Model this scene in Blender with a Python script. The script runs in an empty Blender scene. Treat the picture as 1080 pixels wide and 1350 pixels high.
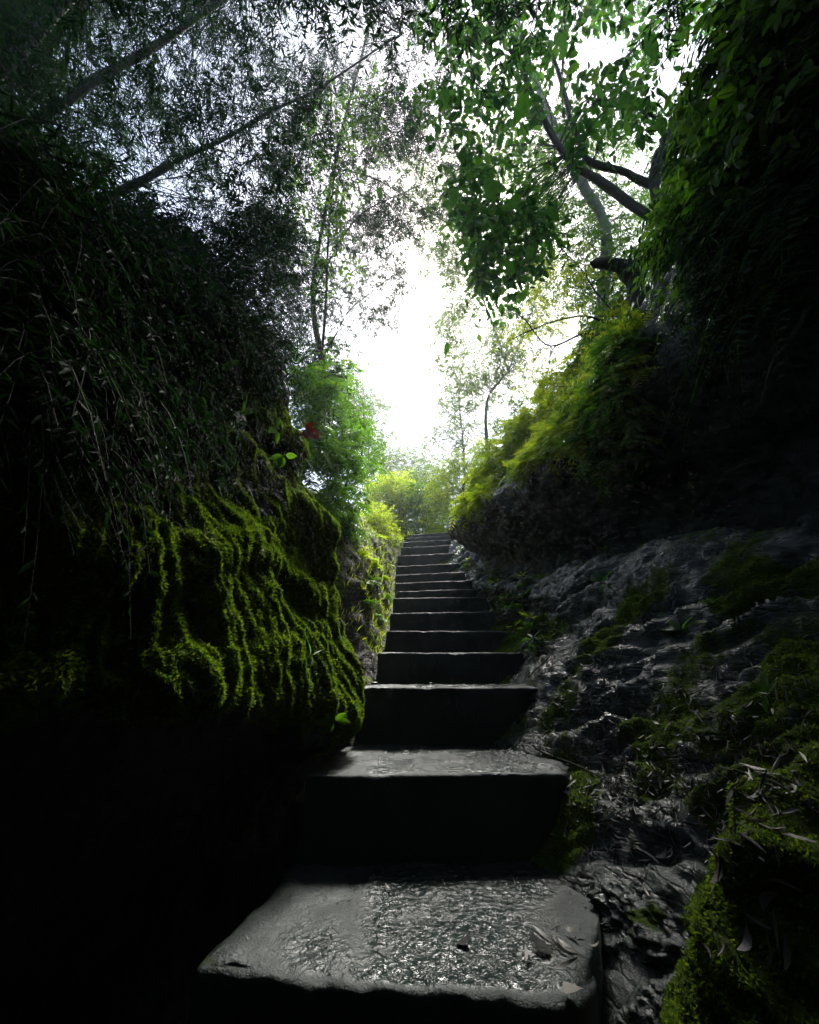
import bpy, math, random
import numpy as np
from mathutils import Vector
from mathutils.bvhtree import BVHTree

random.seed(7)
rng = np.random.default_rng(11)
scene = bpy.context.scene
col = scene.collection

# ------------------------------------------------------------------ camera
EYE = 1.0                       # camera height over the foot of the stair
FPX, TILT = 560.0, math.radians(21.0)
cam_data = bpy.data.cameras.new('camera')
cam_data.sensor_fit = 'HORIZONTAL'
cam_data.sensor_width = 36.0
cam_data.lens = FPX / 1080.0 * 36.0
cam_data.clip_start = 0.05
cam_data.clip_end = 500.0
cam = bpy.data.objects.new('camera', cam_data)
cam.location = (0, 0, EYE)
cam.rotation_euler = (math.pi / 2 + TILT, 0, 0)
col.objects.link(cam)
scene.camera = cam

# ------------------------------------------------------------------ sky, sun, exposure
SUN_EL, SUN_AZ = math.radians(53.0), math.radians(12.0)   # ahead of the camera, a little to the right
world = bpy.data.worlds.new('World')
scene.world = world
world.use_nodes = True
wn = world.node_tree
wn.nodes.clear()
sky = wn.nodes.new('ShaderNodeTexSky')
sky.sky_type = 'NISHITA'
sky.sun_disc = False
sky.sun_elevation = SUN_EL
sky.sun_rotation = SUN_AZ
sky.air_density = 1.0
sky.dust_density = 1.5
sky.ozone_density = 1.0
hs = wn.nodes.new('ShaderNodeHueSaturation')      # an overcast sky is nearly white
hs.inputs['Saturation'].default_value = 0.85
bg = wn.nodes.new('ShaderNodeBackground')
bg.inputs['Strength'].default_value = 0.12
wo = wn.nodes.new('ShaderNodeOutputWorld')
wn.links.new(sky.outputs[0], hs.inputs['Color'])
wn.links.new(hs.outputs[0], bg.inputs['Color'])
wn.links.new(bg.outputs[0], wo.inputs['Surface'])

sun_data = bpy.data.lights.new('sun', 'SUN')
sun_data.energy = 5.0
sun_data.angle = math.radians(14.0)
sun_data.color = (1.0, 0.96, 0.9)
sun = bpy.data.objects.new('sun', sun_data)
sun.rotation_euler = (-(math.pi / 2 - SUN_EL), 0, -SUN_AZ)
col.objects.link(sun)

scene.view_settings.view_transform = 'Standard'
scene.view_settings.look = 'None'
scene.view_settings.gamma = 1.0
scene.view_settings.use_curve_mapping = False
scene.view_settings.exposure = 1.5
scene.cycles.use_denoising = True
try:
    scene.cycles.denoiser = 'OPENIMAGEDENOISE'
    scene.cycles.denoising_input_passes = 'RGB_ALBEDO_NORMAL'
except Exception:
    pass
scene.cycles.use_adaptive_sampling = True
scene.cycles.adaptive_threshold = 0.025
scene.cycles.max_bounces = 6
scene.cycles.diffuse_bounces = 3
scene.cycles.glossy_bounces = 3
scene.cycles.transmission_bounces = 4
scene.cycles.volume_bounces = 0
scene.cycles.sample_clamp_indirect = 4.0

# ------------------------------------------------------------------ numeric helpers
CT, ST = math.cos(TILT), math.sin(TILT)

def at(px, py, y):
    """world point at distance y ahead, seen in the photograph at px, py"""
    u, v = (px - 540.0) / FPX, (py - 675.0) / FPX
    d = np.array((u, CT + v * ST, ST - v * CT))
    return d * (y / d[1]) + np.array((0, 0, EYE))

def ray(px, py):
    u, v = (px - 540.0) / FPX, (py - 675.0) / FPX
    return Vector((u, CT + v * ST, ST - v * CT)).normalized()

_G = np.array([[1,1,0],[-1,1,0],[1,-1,0],[-1,-1,0],[1,0,1],[-1,0,1],[1,0,-1],[-1,0,-1],
               [0,1,1],[0,-1,1],[0,1,-1],[0,-1,-1],[1,1,0],[-1,1,0],[0,-1,1],[0,-1,-1]], float)

def perlin(p, seed=0):
    p = np.asarray(p, float)
    i = np.floor(p).astype(np.int64)
    f = p - i
    w = f * f * f * (f * (f * 6 - 15) + 10)
    out = 0
    for dx in (0, 1):
        for dy in (0, 1):
            for dz in (0, 1):
                a = (i[..., 0] + dx) & 0xffff
                b = (i[..., 1] + dy) & 0xffff
                c = (i[..., 2] + dz) & 0xffff
                h = (a * 73856093) ^ (b * 19349663) ^ (c * 83492791) ^ (seed * 2654435)
                h = (h ^ (h >> 13)) * 1274126177 & 0x7fffffff
                g = _G[(h >> 8) & 15]
                dot = g[..., 0] * (f[..., 0] - dx) + g[..., 1] * (f[..., 1] - dy) + g[..., 2] * (f[..., 2] - dz)
                wt = (w[..., 0] if dx else 1 - w[..., 0]) * (w[..., 1] if dy else 1 - w[..., 1]) * (w[..., 2] if dz else 1 - w[..., 2])
                out = out + dot * wt
    return out

def fbm(p, octaves=5, seed=0, gain=0.5, ridged=False):
    p = np.asarray(p, float)
    a, s = 1.0, 0
    for o in range(octaves):
        n = perlin(p * (2.03 ** o) + o * 17.3, seed + o)
        if ridged:
            n = 0.5 - np.abs(n) * 1.6
        s = s + a * n
        a *= gain
    return s

def smooth(a, b, x):
    t = np.clip((x - a) / (b - a), 0, 1)
    return t * t * (3 - 2 * t)

def unit(v):
    v = np.asarray(v, float)
    return v / np.maximum(np.linalg.norm(v, axis=-1, keepdims=True), 1e-9)

# ------------------------------------------------------------------ object helpers
def put(o, label=None, category=None, group=None, kind=None):
    if label: o['label'] = label
    if category: o['category'] = category
    if group: o['group'] = group
    if kind: o['kind'] = kind
    return o

def mesh_obj(name, verts, faces, mats, parent=None, smooth_shade=True, mat_index=None, attrs=None):
    """faces: an (n,k) array or a list of such arrays"""
    me = bpy.data.meshes.new(name)
    verts = np.asarray(verts, np.float32)
    if isinstance(faces, list) and len(faces) and isinstance(faces[0], np.ndarray):
        blocks = [np.asarray(f, np.int32) for f in faces if len(f)]
    else:
        blocks = [np.asarray(faces, np.int32)]
    nv = len(verts)
    nl = sum(b.size for b in blocks)
    nf = sum(len(b) for b in blocks)
    me.vertices.add(nv)
    me.loops.add(nl)
    me.polygons.add(nf)
    me.vertices.foreach_set('co', verts.ravel())
    me.loops.foreach_set('vertex_index', np.concatenate([b.ravel() for b in blocks]))
    tot = np.concatenate([np.full(len(b), b.shape[1], np.int32) for b in blocks])
    start = np.concatenate([[0], np.cumsum(tot)[:-1]]).astype(np.int32)
    me.polygons.foreach_set('loop_start', start)
    me.polygons.foreach_set('use_smooth', np.full(nf, smooth_shade))
    if not isinstance(mats, (list, tuple)):
        mats = [mats]
    for m in mats:
        me.materials.append(m)
    if mat_index is not None:
        me.polygons.foreach_set('material_index', np.asarray(mat_index, np.int32))
    me.update(calc_edges=True)
    for k, a in (attrs or {}).items():
        at_ = me.attributes.new(k, 'FLOAT', 'POINT')
        at_.data.foreach_set('value', np.asarray(a, np.float32).ravel())
    me.validate()
    o = bpy.data.objects.new(name, me)
    col.objects.link(o)
    if parent is not None:
        o.parent = parent
        o.matrix_parent_inverse.identity()
        if any(abs(c) > 1e-9 for c in parent.location):
            o.location = -parent.location
    return o

def empty(name, loc=(0, 0, 0)):
    o = bpy.data.objects.new(name, None)
    o.location = Vector([float(c) for c in loc])
    o.empty_display_size = 0.1
    col.objects.link(o)
    return o

def grid_faces(nu, nv, wrap=False):
    i, j = np.meshgrid(np.arange(nu - 1), np.arange(nv if wrap else nv - 1), indexing='ij')
    j2 = (j + 1) % nv
    return np.stack([i * nv + j, (i + 1) * nv + j, (i + 1) * nv + j2, i * nv + j2], -1).reshape(-1, 4)

def catmull(ctrl, t):
    """ctrl (n,...) sampled at parameters t in 0..n-1"""
    n = len(ctrl)
    i = np.clip(np.floor(t).astype(int), 0, n - 2)
    f = (t - i).reshape((-1,) + (1,) * (ctrl.ndim - 1))
    g = lambda k: ctrl[np.clip(i + k, 0, n - 1)]
    p0, p1, p2, p3 = g(-1), g(0), g(1), g(2)
    return 0.5 * (2 * p1 + (p2 - p0) * f + (2 * p0 - 5 * p1 + 4 * p2 - p3) * f ** 2 + (3 * p1 - p0 - 3 * p2 + p3) * f ** 3)

def net_surface(ctrl, nu, nv, pu=None, pv=None):
    ctrl = np.asarray(ctrl, float)
    tu = np.interp(np.linspace(0, 1, nu), np.linspace(0, 1, len(pu)), pu) if pu is not None else np.linspace(0, len(ctrl) - 1, nu)
    tv = np.interp(np.linspace(0, 1, nv), np.linspace(0, 1, len(pv)), pv) if pv is not None else np.linspace(0, ctrl.shape[1] - 1, nv)
    a = catmull(ctrl, tu)
    return np.swapaxes(catmull(np.swapaxes(a, 0, 1), tv), 0, 1)

def grid_normals(P):
    n = np.cross(np.gradient(P, axis=0), np.gradient(P, axis=1))
    return unit(n)

def tubes(paths, radii, sides=6):
    """paths: list of (k,3); radii list of (k,) -> verts, quads"""
    V, F, off = [], [], 0
    for P, R in zip(paths, radii):
        P = np.asarray(P, float)
        k = len(P)
        T = unit(np.gradient(P, axis=0))
        up = np.where(np.abs(T[:, 2:3]) > 0.9, np.array([[1.0, 0, 0]]), np.array([[0, 0, 1.0]]))
        A = unit(np.cross(T, up))
        B = np.cross(T, A)
        a = np.arange(sides) * 2 * math.pi / sides
        ring = P[:, None] + np.asarray(R)[:, None, None] * (A[:, None] * np.cos(a)[None, :, None] + B[:, None] * np.sin(a)[None, :, None])
        V.append(ring.reshape(-1, 3))
        F.append(grid_faces(k, sides, True) + off)
        off += k * sides
    return np.concatenate(V), np.concatenate(F)

def spline(pts, n):
    pts = np.asarray(pts, float)
    return catmull(pts, np.linspace(0, len(pts) - 1, n))

# ------------------------------------------------------------------ materials
def mat(name):
    m = bpy.data.materials.new(name)
    m.use_nodes = True
    nt = m.node_tree
    nt.nodes.clear()
    out = nt.nodes.new('ShaderNodeOutputMaterial')
    return m, nt, out

class NT:
    def __init__(s, nt): s.nt = nt
    def n(s, t, **kw):
        x = s.nt.nodes.new(t)
        for k, v in kw.items():
            if k.startswith('i_'):
                x.inputs[k[2:].replace('_', ' ')].default_value = v
            else:
                setattr(x, k, v)
        return x
    def l(s, a, b): s.nt.links.new(a, b)
    def noise(s, vec, scale, detail=6, rough=0.6, dist=0.0):
        x = s.n('ShaderNodeTexNoise')
        x.inputs['Scale'].default_value = scale
        x.inputs['Detail'].default_value = detail
        x.inputs['Roughness'].default_value = rough
        x.inputs['Distortion'].default_value = dist
        if vec is not None: s.l(vec, x.inputs['Vector'])
        return x.outputs['Fac']
    def ramp(s, fac, stops):
        x = s.n('ShaderNodeValToRGB')
        e = x.color_ramp.elements
        while len(e) < len(stops): e.new(0.5)
        for el, (p, c) in zip(e, stops):
            el.position = p
            el.color = (*c, 1) if len(c) == 3 else c
        s.l(fac, x.inputs['Fac'])
        return x.outputs['Color']
    def mix(s, fac, a, b):
        x = s.n('ShaderNodeMix', data_type='RGBA')
        if isinstance(fac, (int, float)): x.inputs[0].default_value = fac
        else: s.l(fac, x.inputs[0])
        for v, k in ((a, 6), (b, 7)):
            if isinstance(v, tuple): x.inputs[k].default_value = (*v, 1)
            else: s.l(v, x.inputs[k])
        return x.outputs[2]
    def math(s, op, a, b=None):
        x = s.n('ShaderNodeMath', operation=op)
        for v, k in ((a, 0), (b, 1)):
            if v is None: continue
            if isinstance(v, (int, float)): x.inputs[k].default_value = v
            else: s.l(v, x.inputs[k])
        return x.outputs[0]
    def bump(s, h, strength, dist, normal=None):
        x = s.n('ShaderNodeBump')
        x.inputs['Strength'].default_value = strength
        x.inputs['Distance'].default_value = dist
        s.l(h, x.inputs['Height'])
        if normal is not None: s.l(normal, x.inputs['Normal'])
        return x.outputs['Normal']

def rock_material(name, dark, light, moss_a, moss_b, wet=0.35, scale=1.0):
    m, nt, out = mat(name)
    k = NT(nt)
    co = k.n('ShaderNodeTexCoord').outputs['Object']
    n1 = k.noise(co, 3 * scale, 8, 0.65)
    n2 = k.noise(co, 22 * scale, 8, 0.7)
    n3 = k.noise(co, 140 * scale, 5, 0.7)
    strat = k.n('ShaderNodeMapping')
    k.l(co, strat.inputs['Vector'])
    strat.inputs['Scale'].default_value = (2.5, 2.5, 14)
    strat.inputs['Rotation'].default_value = (0.15, 0.3, 0)
    n4 = k.noise(strat.outputs[0], 2 * scale, 7, 0.65, 0.6)
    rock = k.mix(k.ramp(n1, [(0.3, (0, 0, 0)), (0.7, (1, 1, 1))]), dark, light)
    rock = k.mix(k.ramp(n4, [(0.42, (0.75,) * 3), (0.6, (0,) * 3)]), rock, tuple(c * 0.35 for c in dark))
    mossc = k.mix(k.ramp(n2, [(0.3, (0, 0, 0)), (0.7, (1, 1, 1))]), moss_a, moss_b)
    ma = k.n('ShaderNodeAttribute', attribute_name='moss').outputs['Fac']
    mf = k.math('ADD', ma, k.math('MULTIPLY', k.math('SUBTRACT', n2, 0.5), 0.9))
    mf = k.ramp(mf, [(0.38, (0, 0, 0)), (0.58, (1, 1, 1))])
    base = k.mix(mf, rock, mossc)
    rough = k.ramp(n1, [(0.45, (wet,) * 3), (0.75, (min(1, wet + 0.35),) * 3)])
    rough = k.mix(mf, rough, (0.95,) * 3)
    b = k.n('ShaderNodeBsdfPrincipled')
    k.l(base, b.inputs['Base Color'])
    k.l(rough, b.inputs['Roughness'])
    spec = k.mix(mf, (0.5,) * 3, (0.1,) * 3)
    k.l(spec, b.inputs['Specular IOR Level'])
    lay_ = k.n('ShaderNodeMapping')
    k.l(co, lay_.inputs['Vector'])
    lay_.inputs['Scale'].default_value = (9, 9, 30)
    lay_.inputs['Rotation'].default_value = (0.12, 0.28, 0)
    n5 = k.noise(lay_.outputs[0], 1.6 * scale, 6, 0.68, 0.8)
    vc = k.n('ShaderNodeTexVoronoi', feature='DISTANCE_TO_EDGE')
    vc.inputs['Scale'].default_value = 6.0 * scale
    wv = k.n('ShaderNodeVectorMath', operation='ADD')
    wn_ = k.n('ShaderNodeTexNoise')
    wn_.inputs['Scale'].default_value = 5.0
    wn_.inputs['Detail'].default_value = 5.0
    k.l(co, wn_.inputs['Vector'])
    k.l(strat.outputs[0], wv.inputs[0])
    k.l(wn_.outputs['Color'], wv.inputs[1])
    sc_ = k.n('ShaderNodeVectorMath', operation='SCALE')
    sc_.inputs['Scale'].default_value = 0.3
    k.l(wv.outputs[0], sc_.inputs[0])
    k.l(sc_.outputs[0], vc.inputs['Vector'])
    crack = k.ramp(vc.outputs['Distance'], [(0.0, (0,) * 3), (0.09, (1,) * 3)])
    nn = k.bump(n4, 0.4, 0.03)
    nn = k.bump(crack, 0.6, 0.012, nn)
    nn = k.bump(n5, 0.6, 0.016, nn)
    nn = k.bump(n2, 0.55, 0.016, nn)
    nn = k.bump(n3, 0.35, 0.004, nn)
    k.l(nn, b.inputs['Normal'])
    k.l(b.outputs[0], out.inputs['Surface'])
    return m

def concrete_material():
    m, nt, out = mat('wet_concrete')
    k = NT(nt)
    co = k.n('ShaderNodeTexCoord').outputs['Object']
    n1 = k.noise(co, 3.2, 6, 0.6, 0.4)
    n2 = k.noise(co, 26, 6, 0.65)
    n3 = k.noise(co, 120, 4, 0.7)
    v = k.n('ShaderNodeTexVoronoi', feature='SMOOTH_F1')
    v.inputs['Scale'].default_value = 40
    k.l(co, v.inputs['Vector'])
    base = k.mix(k.ramp(n1, [(0.35, (0, 0, 0)), (0.65, (1, 1, 1))]), (0.007, 0.0145, 0.013), (0.02, 0.034, 0.03))
    base = k.mix(k.ramp(n2, [(0.45, (0,) * 3), (0.75, (0.7,) * 3)]), base, (0.016, 0.024, 0.018))
    ma = k.n('ShaderNodeAttribute', attribute_name='moss').outputs['Fac']
    mf = k.math('ADD', ma, k.math('MULTIPLY', k.math('SUBTRACT', n2, 0.5), 0.9))
    mf = k.ramp(mf, [(0.45, (0, 0, 0)), (0.65, (1, 1, 1))])
    base = k.mix(mf, base, (0.05, 0.07, 0.018))
    wetm = k.n('ShaderNodeAttribute', attribute_name='wet').outputs['Fac']
    wf = k.math('ADD', wetm, k.math('MULTIPLY', k.math('SUBTRACT', n1, 0.5), 1.9))
    rough = k.ramp(wf, [(0.12, (0.6,) * 3), (0.78, (0.17,) * 3)])
    rough = k.mix(mf, rough, (0.9,) * 3)
    b = k.n('ShaderNodeBsdfPrincipled')
    k.l(base, b.inputs['Base Color'])
    k.l(rough, b.inputs['Roughness'])
    film = k.ramp(wf, [(0.12, (0,) * 3), (0.78, (1,) * 3)])          # a film of water rounds the fine grain off
    h = k.math('ADD', k.math('MULTIPLY', v.outputs['Distance'], 0.35), k.noise(co, 38, 3, 0.6, 0.6))
    gb = k.n('ShaderNodeBump')
    gb.inputs['Distance'].default_value = 0.024
    k.l(k.math('ADD', 0.22, k.math('MULTIPLY', film, 0.55)), gb.inputs['Strength'])
    k.l(h, gb.inputs['Height'])
    nn = gb.outputs['Normal']
    grain = k.n('ShaderNodeBump')
    grain.inputs['Distance'].default_value = 0.006
    k.l(k.math('SUBTRACT', 0.75, k.math('MULTIPLY', film, 0.65)), grain.inputs['Strength'])
    k.l(n3, grain.inputs['Height'])
    k.l(nn, grain.inputs['Normal'])
    nn = grain.outputs['Normal']
    k.l(nn, b.inputs['Normal'])
    k.l(b.outputs[0], out.inputs['Surface'])
    return m

def leaf_material(name, colors, trans=0.5, gloss=0.35, tint=None, spec=0.2):
    """colors: ramp stops picked per leaf; part of the light passes through the blade"""
    m, nt, out = mat(name)
    k = NT(nt)
    r = k.n('ShaderNodeNewGeometry').outputs['Random Per Island']
    stops = [(i / max(1, len(colors) - 1), c) for i, c in enumerate(colors)]
    c = k.ramp(r, stops)
    co = k.n('ShaderNodeTexCoord').outputs['Object']
    n1 = k.noise(co, 30, 3)
    c = k.mix(k.ramp(n1, [(0.4, (0,) * 3), (0.75, (0.45,) * 3)]), c, tuple(x * 0.5 for x in colors[0]))
    b = k.n('ShaderNodeBsdfPrincipled')
    k.l(c, b.inputs['Base Color'])
    b.inputs['Roughness'].default_value = gloss
    b.inputs['Specular IOR Level'].default_value = spec
    t = k.n('ShaderNodeBsdfTranslucent')
    tc = k.n('ShaderNodeMix', data_type='RGBA', blend_type='MULTIPLY')
    tc.inputs[0].default_value = 1.0
    k.l(c, tc.inputs[6])
    tc.inputs[7].default_value = (*(tint or (2.2, 2.6, 0.9)), 1)
    k.l(tc.outputs[2], t.inputs['Color'])
    mx = k.n('ShaderNodeMixShader')
    mx.inputs[0].default_value = trans
    k.l(b.outputs[0], mx.inputs[1])
    k.l(t.outputs[0], mx.inputs[2])
    k.l(mx.outputs[0], out.inputs['Surface'])
    return m

def plain_material(name, a, b_, scale=12, rough=0.8, bump=0.01, island=False):
    m, nt, out = mat(name)
    k = NT(nt)
    co = k.n('ShaderNodeTexCoord').outputs['Object']
    n1 = k.noise(co, scale, 6, 0.65)
    f = n1
    if island:
        f = k.math('ADD', k.math('MULTIPLY', k.n('ShaderNodeNewGeometry').outputs['Random Per Island'], 0.7), k.math('MULTIPLY', n1, 0.3))
    c = k.mix(k.ramp(f, [(0.25, (0,) * 3), (0.75, (1,) * 3)]), a, b_)
    b = k.n('ShaderNodeBsdfPrincipled')
    k.l(c, b.inputs['Base Color'])
    b.inputs['Roughness'].default_value = rough
    k.l(k.bump(k.noise(co, scale * 4, 5), 0.6, bump), b.inputs['Normal'])
    k.l(b.outputs[0], out.inputs['Surface'])
    return m

M = {}
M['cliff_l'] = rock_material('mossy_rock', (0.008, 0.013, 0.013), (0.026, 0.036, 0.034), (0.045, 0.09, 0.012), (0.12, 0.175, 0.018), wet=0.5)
M['cliff_r'] = rock_material('wet_rock', (0.012, 0.021, 0.018), (0.044, 0.062, 0.052), (0.03, 0.055, 0.01), (0.075, 0.11, 0.018), wet=0.2)
M['soil'] = rock_material('leafy_soil', (0.025, 0.021, 0.014), (0.085, 0.068, 0.045), (0.05, 0.085, 0.012), (0.12, 0.16, 0.022), wet=0.8)
M['concrete'] = concrete_material()
M['moss'] = leaf_material('moss_tufts', [(0.06, 0.12, 0.012), (0.11, 0.18, 0.016), (0.19, 0.24, 0.022)], trans=0.5, gloss=0.8, tint=(1.6, 1.7, 0.8))
M['bark'] = plain_material('dark_bark', (0.004, 0.005, 0.004), (0.018, 0.019, 0.016), 14, 0.85)
M['bark_pale'] = plain_material('pale_bark', (0.07, 0.08, 0.075), (0.2, 0.21, 0.19), 18, 0.75)
M['dry'] = plain_material('dry_leaf', (0.05, 0.048, 0.04), (0.2, 0.185, 0.155), 6, 0.5, 0.003, island=True)
M['drygrass'] = plain_material('dry_grass', (0.008, 0.012, 0.011), (0.045, 0.054, 0.048), 6, 0.6, 0.003, island=True)
M['red'] = leaf_material('red_leaf', [(0.05, 0.014, 0.007), (0.08, 0.022, 0.009)], trans=0.35, tint=(1.8, 1.1, 0.7))
M['leaf_dark'] = leaf_material('dark_fine_leaf', [(0.008, 0.024, 0.015), (0.014, 0.036, 0.02), (0.02, 0.055, 0.016)], trans=0.25, gloss=0.6, spec=0.06)
M['leaf_mid'] = leaf_material('green_leaf', [(0.04, 0.1, 0.012), (0.06, 0.13, 0.014), (0.1, 0.17, 0.016)], trans=0.55)
M['leaf_broad'] = leaf_material('broad_leaf', [(0.008, 0.035, 0.012), (0.02, 0.07, 0.014), (0.04, 0.11, 0.014), (0.07, 0.14, 0.016)], trans=0.5, gloss=0.5, spec=0.1)
M['leaf_yellow'] = leaf_material('yellow_green_leaf', [(0.12, 0.18, 0.012), (0.18, 0.24, 0.014), (0.28, 0.27, 0.014)], trans=0.66, tint=(2.6, 2.8, 0.8))
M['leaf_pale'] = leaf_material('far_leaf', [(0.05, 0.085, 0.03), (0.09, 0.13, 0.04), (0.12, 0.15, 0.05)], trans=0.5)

# ------------------------------------------------------------------ the stairway
# left end, right end of each front edge (pixels in the photograph), distance ahead
STEPS = [((262, 1278), (815, 1322), 1.40), ((405, 1020), (772, 1018), 2.15), ((470, 906), (719, 904), 2.95),
         ((497, 861), (688, 858), 3.70), ((508, 832), (676, 830), 4.40), ((515, 808), (656, 805), 5.00),
         ((519, 788), (644, 786), 5.60), ((522, 779.5), (633, 775), 6.15), ((522, 768.5), (622, 764), 6.75),
         ((522, 758), (613, 753), 7.35), ((523, 746), (605, 742), 7.95), ((524.5, 733), (600, 728), 8.55),
         ((529, 722.5), (597, 717), 9.15), ((531, 715.5), (595, 710), 9.75), ((534, 709.5), (594, 705), 10.35),
         ((538, 705.5), (593, 701), 11.0)]
stair = empty('stairway', (0.25, 1.4, 0.0))
put(stair, 'worn wet concrete stairway climbing between the rock walls to the light', 'stairs')
edge = []
for (l, r, y) in STEPS:
    a, b = at(*l, y), at(*r, y)
    # the pixel rows differ a little: keep the step level and let the edge swing in plan instead
    z = 0.5 * (a[2] + b[2])
    def level(px, py):
        d = np.array(ray(px, py)); s = (z - EYE) / d[2] if abs(d[2]) > 0.12 else y / d[1]
        return np.array((d[0] * s, d[1] * s, z))
    a2, b2 = level(*l), level(*r)
    a2[1] = np.clip(a2[1], y - 0.12, y + 0.12); b2[1] = np.clip(b2[1], y - 0.12, y + 0.12)
    edge.append((a2, b2))
TREAD_Y = np.array([0.5 * (a[1] + b[1]) for a, b in edge])
TREAD_Z = np.array([a[2] for a, b in edge])
XL = np.array([a[0] for a, b in edge]); XR = np.array([b[0] for a, b in edge])
def tread_z(y): return np.interp(y, np.concatenate([[-5, 0.6], TREAD_Y, [14, 40]]), np.concatenate([[-0.35, -0.3], TREAD_Z, [TREAD_Z[-1] + .35, TREAD_Z[-1] + 1.4]]))
def stair_l(y): return np.interp(y, TREAD_Y, XL)
def stair_r(y): return np.interp(y, TREAD_Y, XR)

NU, = (110,)
for i, (a, b) in enumerate(edge):
    z = a[2]
    if i + 1 < len(edge):
        c, d = edge[i + 1][0].copy(), edge[i + 1][1].copy()
    else:
        c, d = a + (0.05, 1.2, 0), b + (0.25, 1.2, 0)
    c = np.array((min(c[0], a[0] + 0.12), c[1] + 0.12, z)); d = np.array((max(d[0], b[0] - 0.05), d[1] + 0.12, z))
    nu = NU if i < 4 else 60
    drop = 0.75 if i < 2 else 0.55
    R = 0.016
    prof = [(0.0, -drop + drop * t) for t in np.linspace(0, 1, 12)[:-1] ]           # riser
    prof = [(p[0], min(p[1], -R)) for p in prof]
    prof += [(R * (1 - math.cos(t)), -R + R * math.sin(t)) for t in np.linspace(0, math.pi / 2, 5)]
    nt_ = 46 if i < 3 else 14
    tr = np.linspace(0, 1, nt_)[1:]
    prof = np.array([(0, p[0], p[1]) for p in prof] + [(t, R, 0.0) for t in tr])
    u = np.linspace(0, 1, nu)
    front = a[None] * (1 - u[:, None]) + b[None] * u[:, None]
    back = c[None] * (1 - u[:, None]) + d[None] * u[:, None]
    P = front[:, None] * (1 - prof[None, :, :1]) + back[:, None] * prof[None, :, :1]
    P = P.copy()
    P[..., 1] += prof[None, :, 1]
    P[..., 2] += prof[None, :, 2]
    q = P.reshape(-1, 3)
    tread = np.broadcast_to(prof[None, :, 0] > 0, P.shape[:2]).reshape(-1)
    nose = np.exp(-((prof[:, 2] + 0.01) / 0.03) ** 2) * np.exp(-(prof[:, 0] / 0.05) ** 2)
    nose = np.broadcast_to(nose[None], P.shape[:2]).reshape(-1)
    wear = fbm(q * (6, 6, 6), 4, 40 + i)
    q[:, 2] += np.where(tread, 0.006 * fbm(q * 9, 4, 60 + i) - 0.012 * smooth(0.1, 0.5, fbm(q * 2.2, 3, 80 + i)), 0) - nose * (0.006 + 0.012 * np.clip(wear, 0, 1))
    q[:, 1] += np.where(tread, 0, 0.02 * fbm(q * 5, 5, 90 + i)) + nose * 0.01 * np.clip(fbm(q * 11, 3, 30 + i), -0.3, 1)
    # chipped, uneven ends
    un = np.broadcast_to(u[:, None], P.shape[:2]).reshape(-1)
    q[:, 0] += 0.03 * fbm(q * (0, 3, 3) + i, 4, 120 + i) * (np.exp(-un / 0.05) + np.exp(-(1 - un) / 0.05))
    if i < 2:                                                       # the right front corner is broken off round
        k = np.clip((un - 0.86) / 0.14, 0, 1) * np.clip(1 - prof[None, :, 0].repeat(nu, 0).reshape(-1) / 0.5, 0, 1)
        q[:, 1] += 0.16 * k ** 2.2
        q[:, 2] -= 0.03 * k ** 2
    moss = 0.42 * np.exp(-un / 0.16) + 0.3 * np.exp(-(1 - un) / 0.06) + 0.25 * nose + 0.1 * fbm(q * 3, 3, 5)
    moss = np.where(tread, moss, moss * 0.6 + 0.1)
    wet = np.where(tread, 0.15 + 0.6 * smooth(0.06, 0.45, un + 0.25 * fbm(q * 3.5, 4, 7)) * smooth(1.05, 0.75, un), 0.1)
    f = grid_faces(nu, P.shape[1])[:, ::-1]
    n_ = P.shape[1]
    # side walls drop from the tread rim
    V = [q]
    F = [f]
    base = len(q)
    for e, flip in ((0, False), (nu - 1, True)):
        rim = P[e].copy()
        low = rim.copy(); low[:, 2] = z - drop
        V.append(low)
        idx = np.arange(n_ - 1)
        quad = np.stack([e * n_ + idx, e * n_ + idx + 1, base + idx + 1, base + idx], -1)
        F.append(quad if flip else quad[:, ::-1])
        base += n_
    allv = np.concatenate(V)
    pad = len(allv) - len(q)
    mesh_obj('step', allv, F, M['concrete'], stair, attrs={'moss': np.concatenate([moss, np.full(pad, 0.3)]), 'wet': np.concatenate([wet, np.zeros(pad)])})

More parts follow.
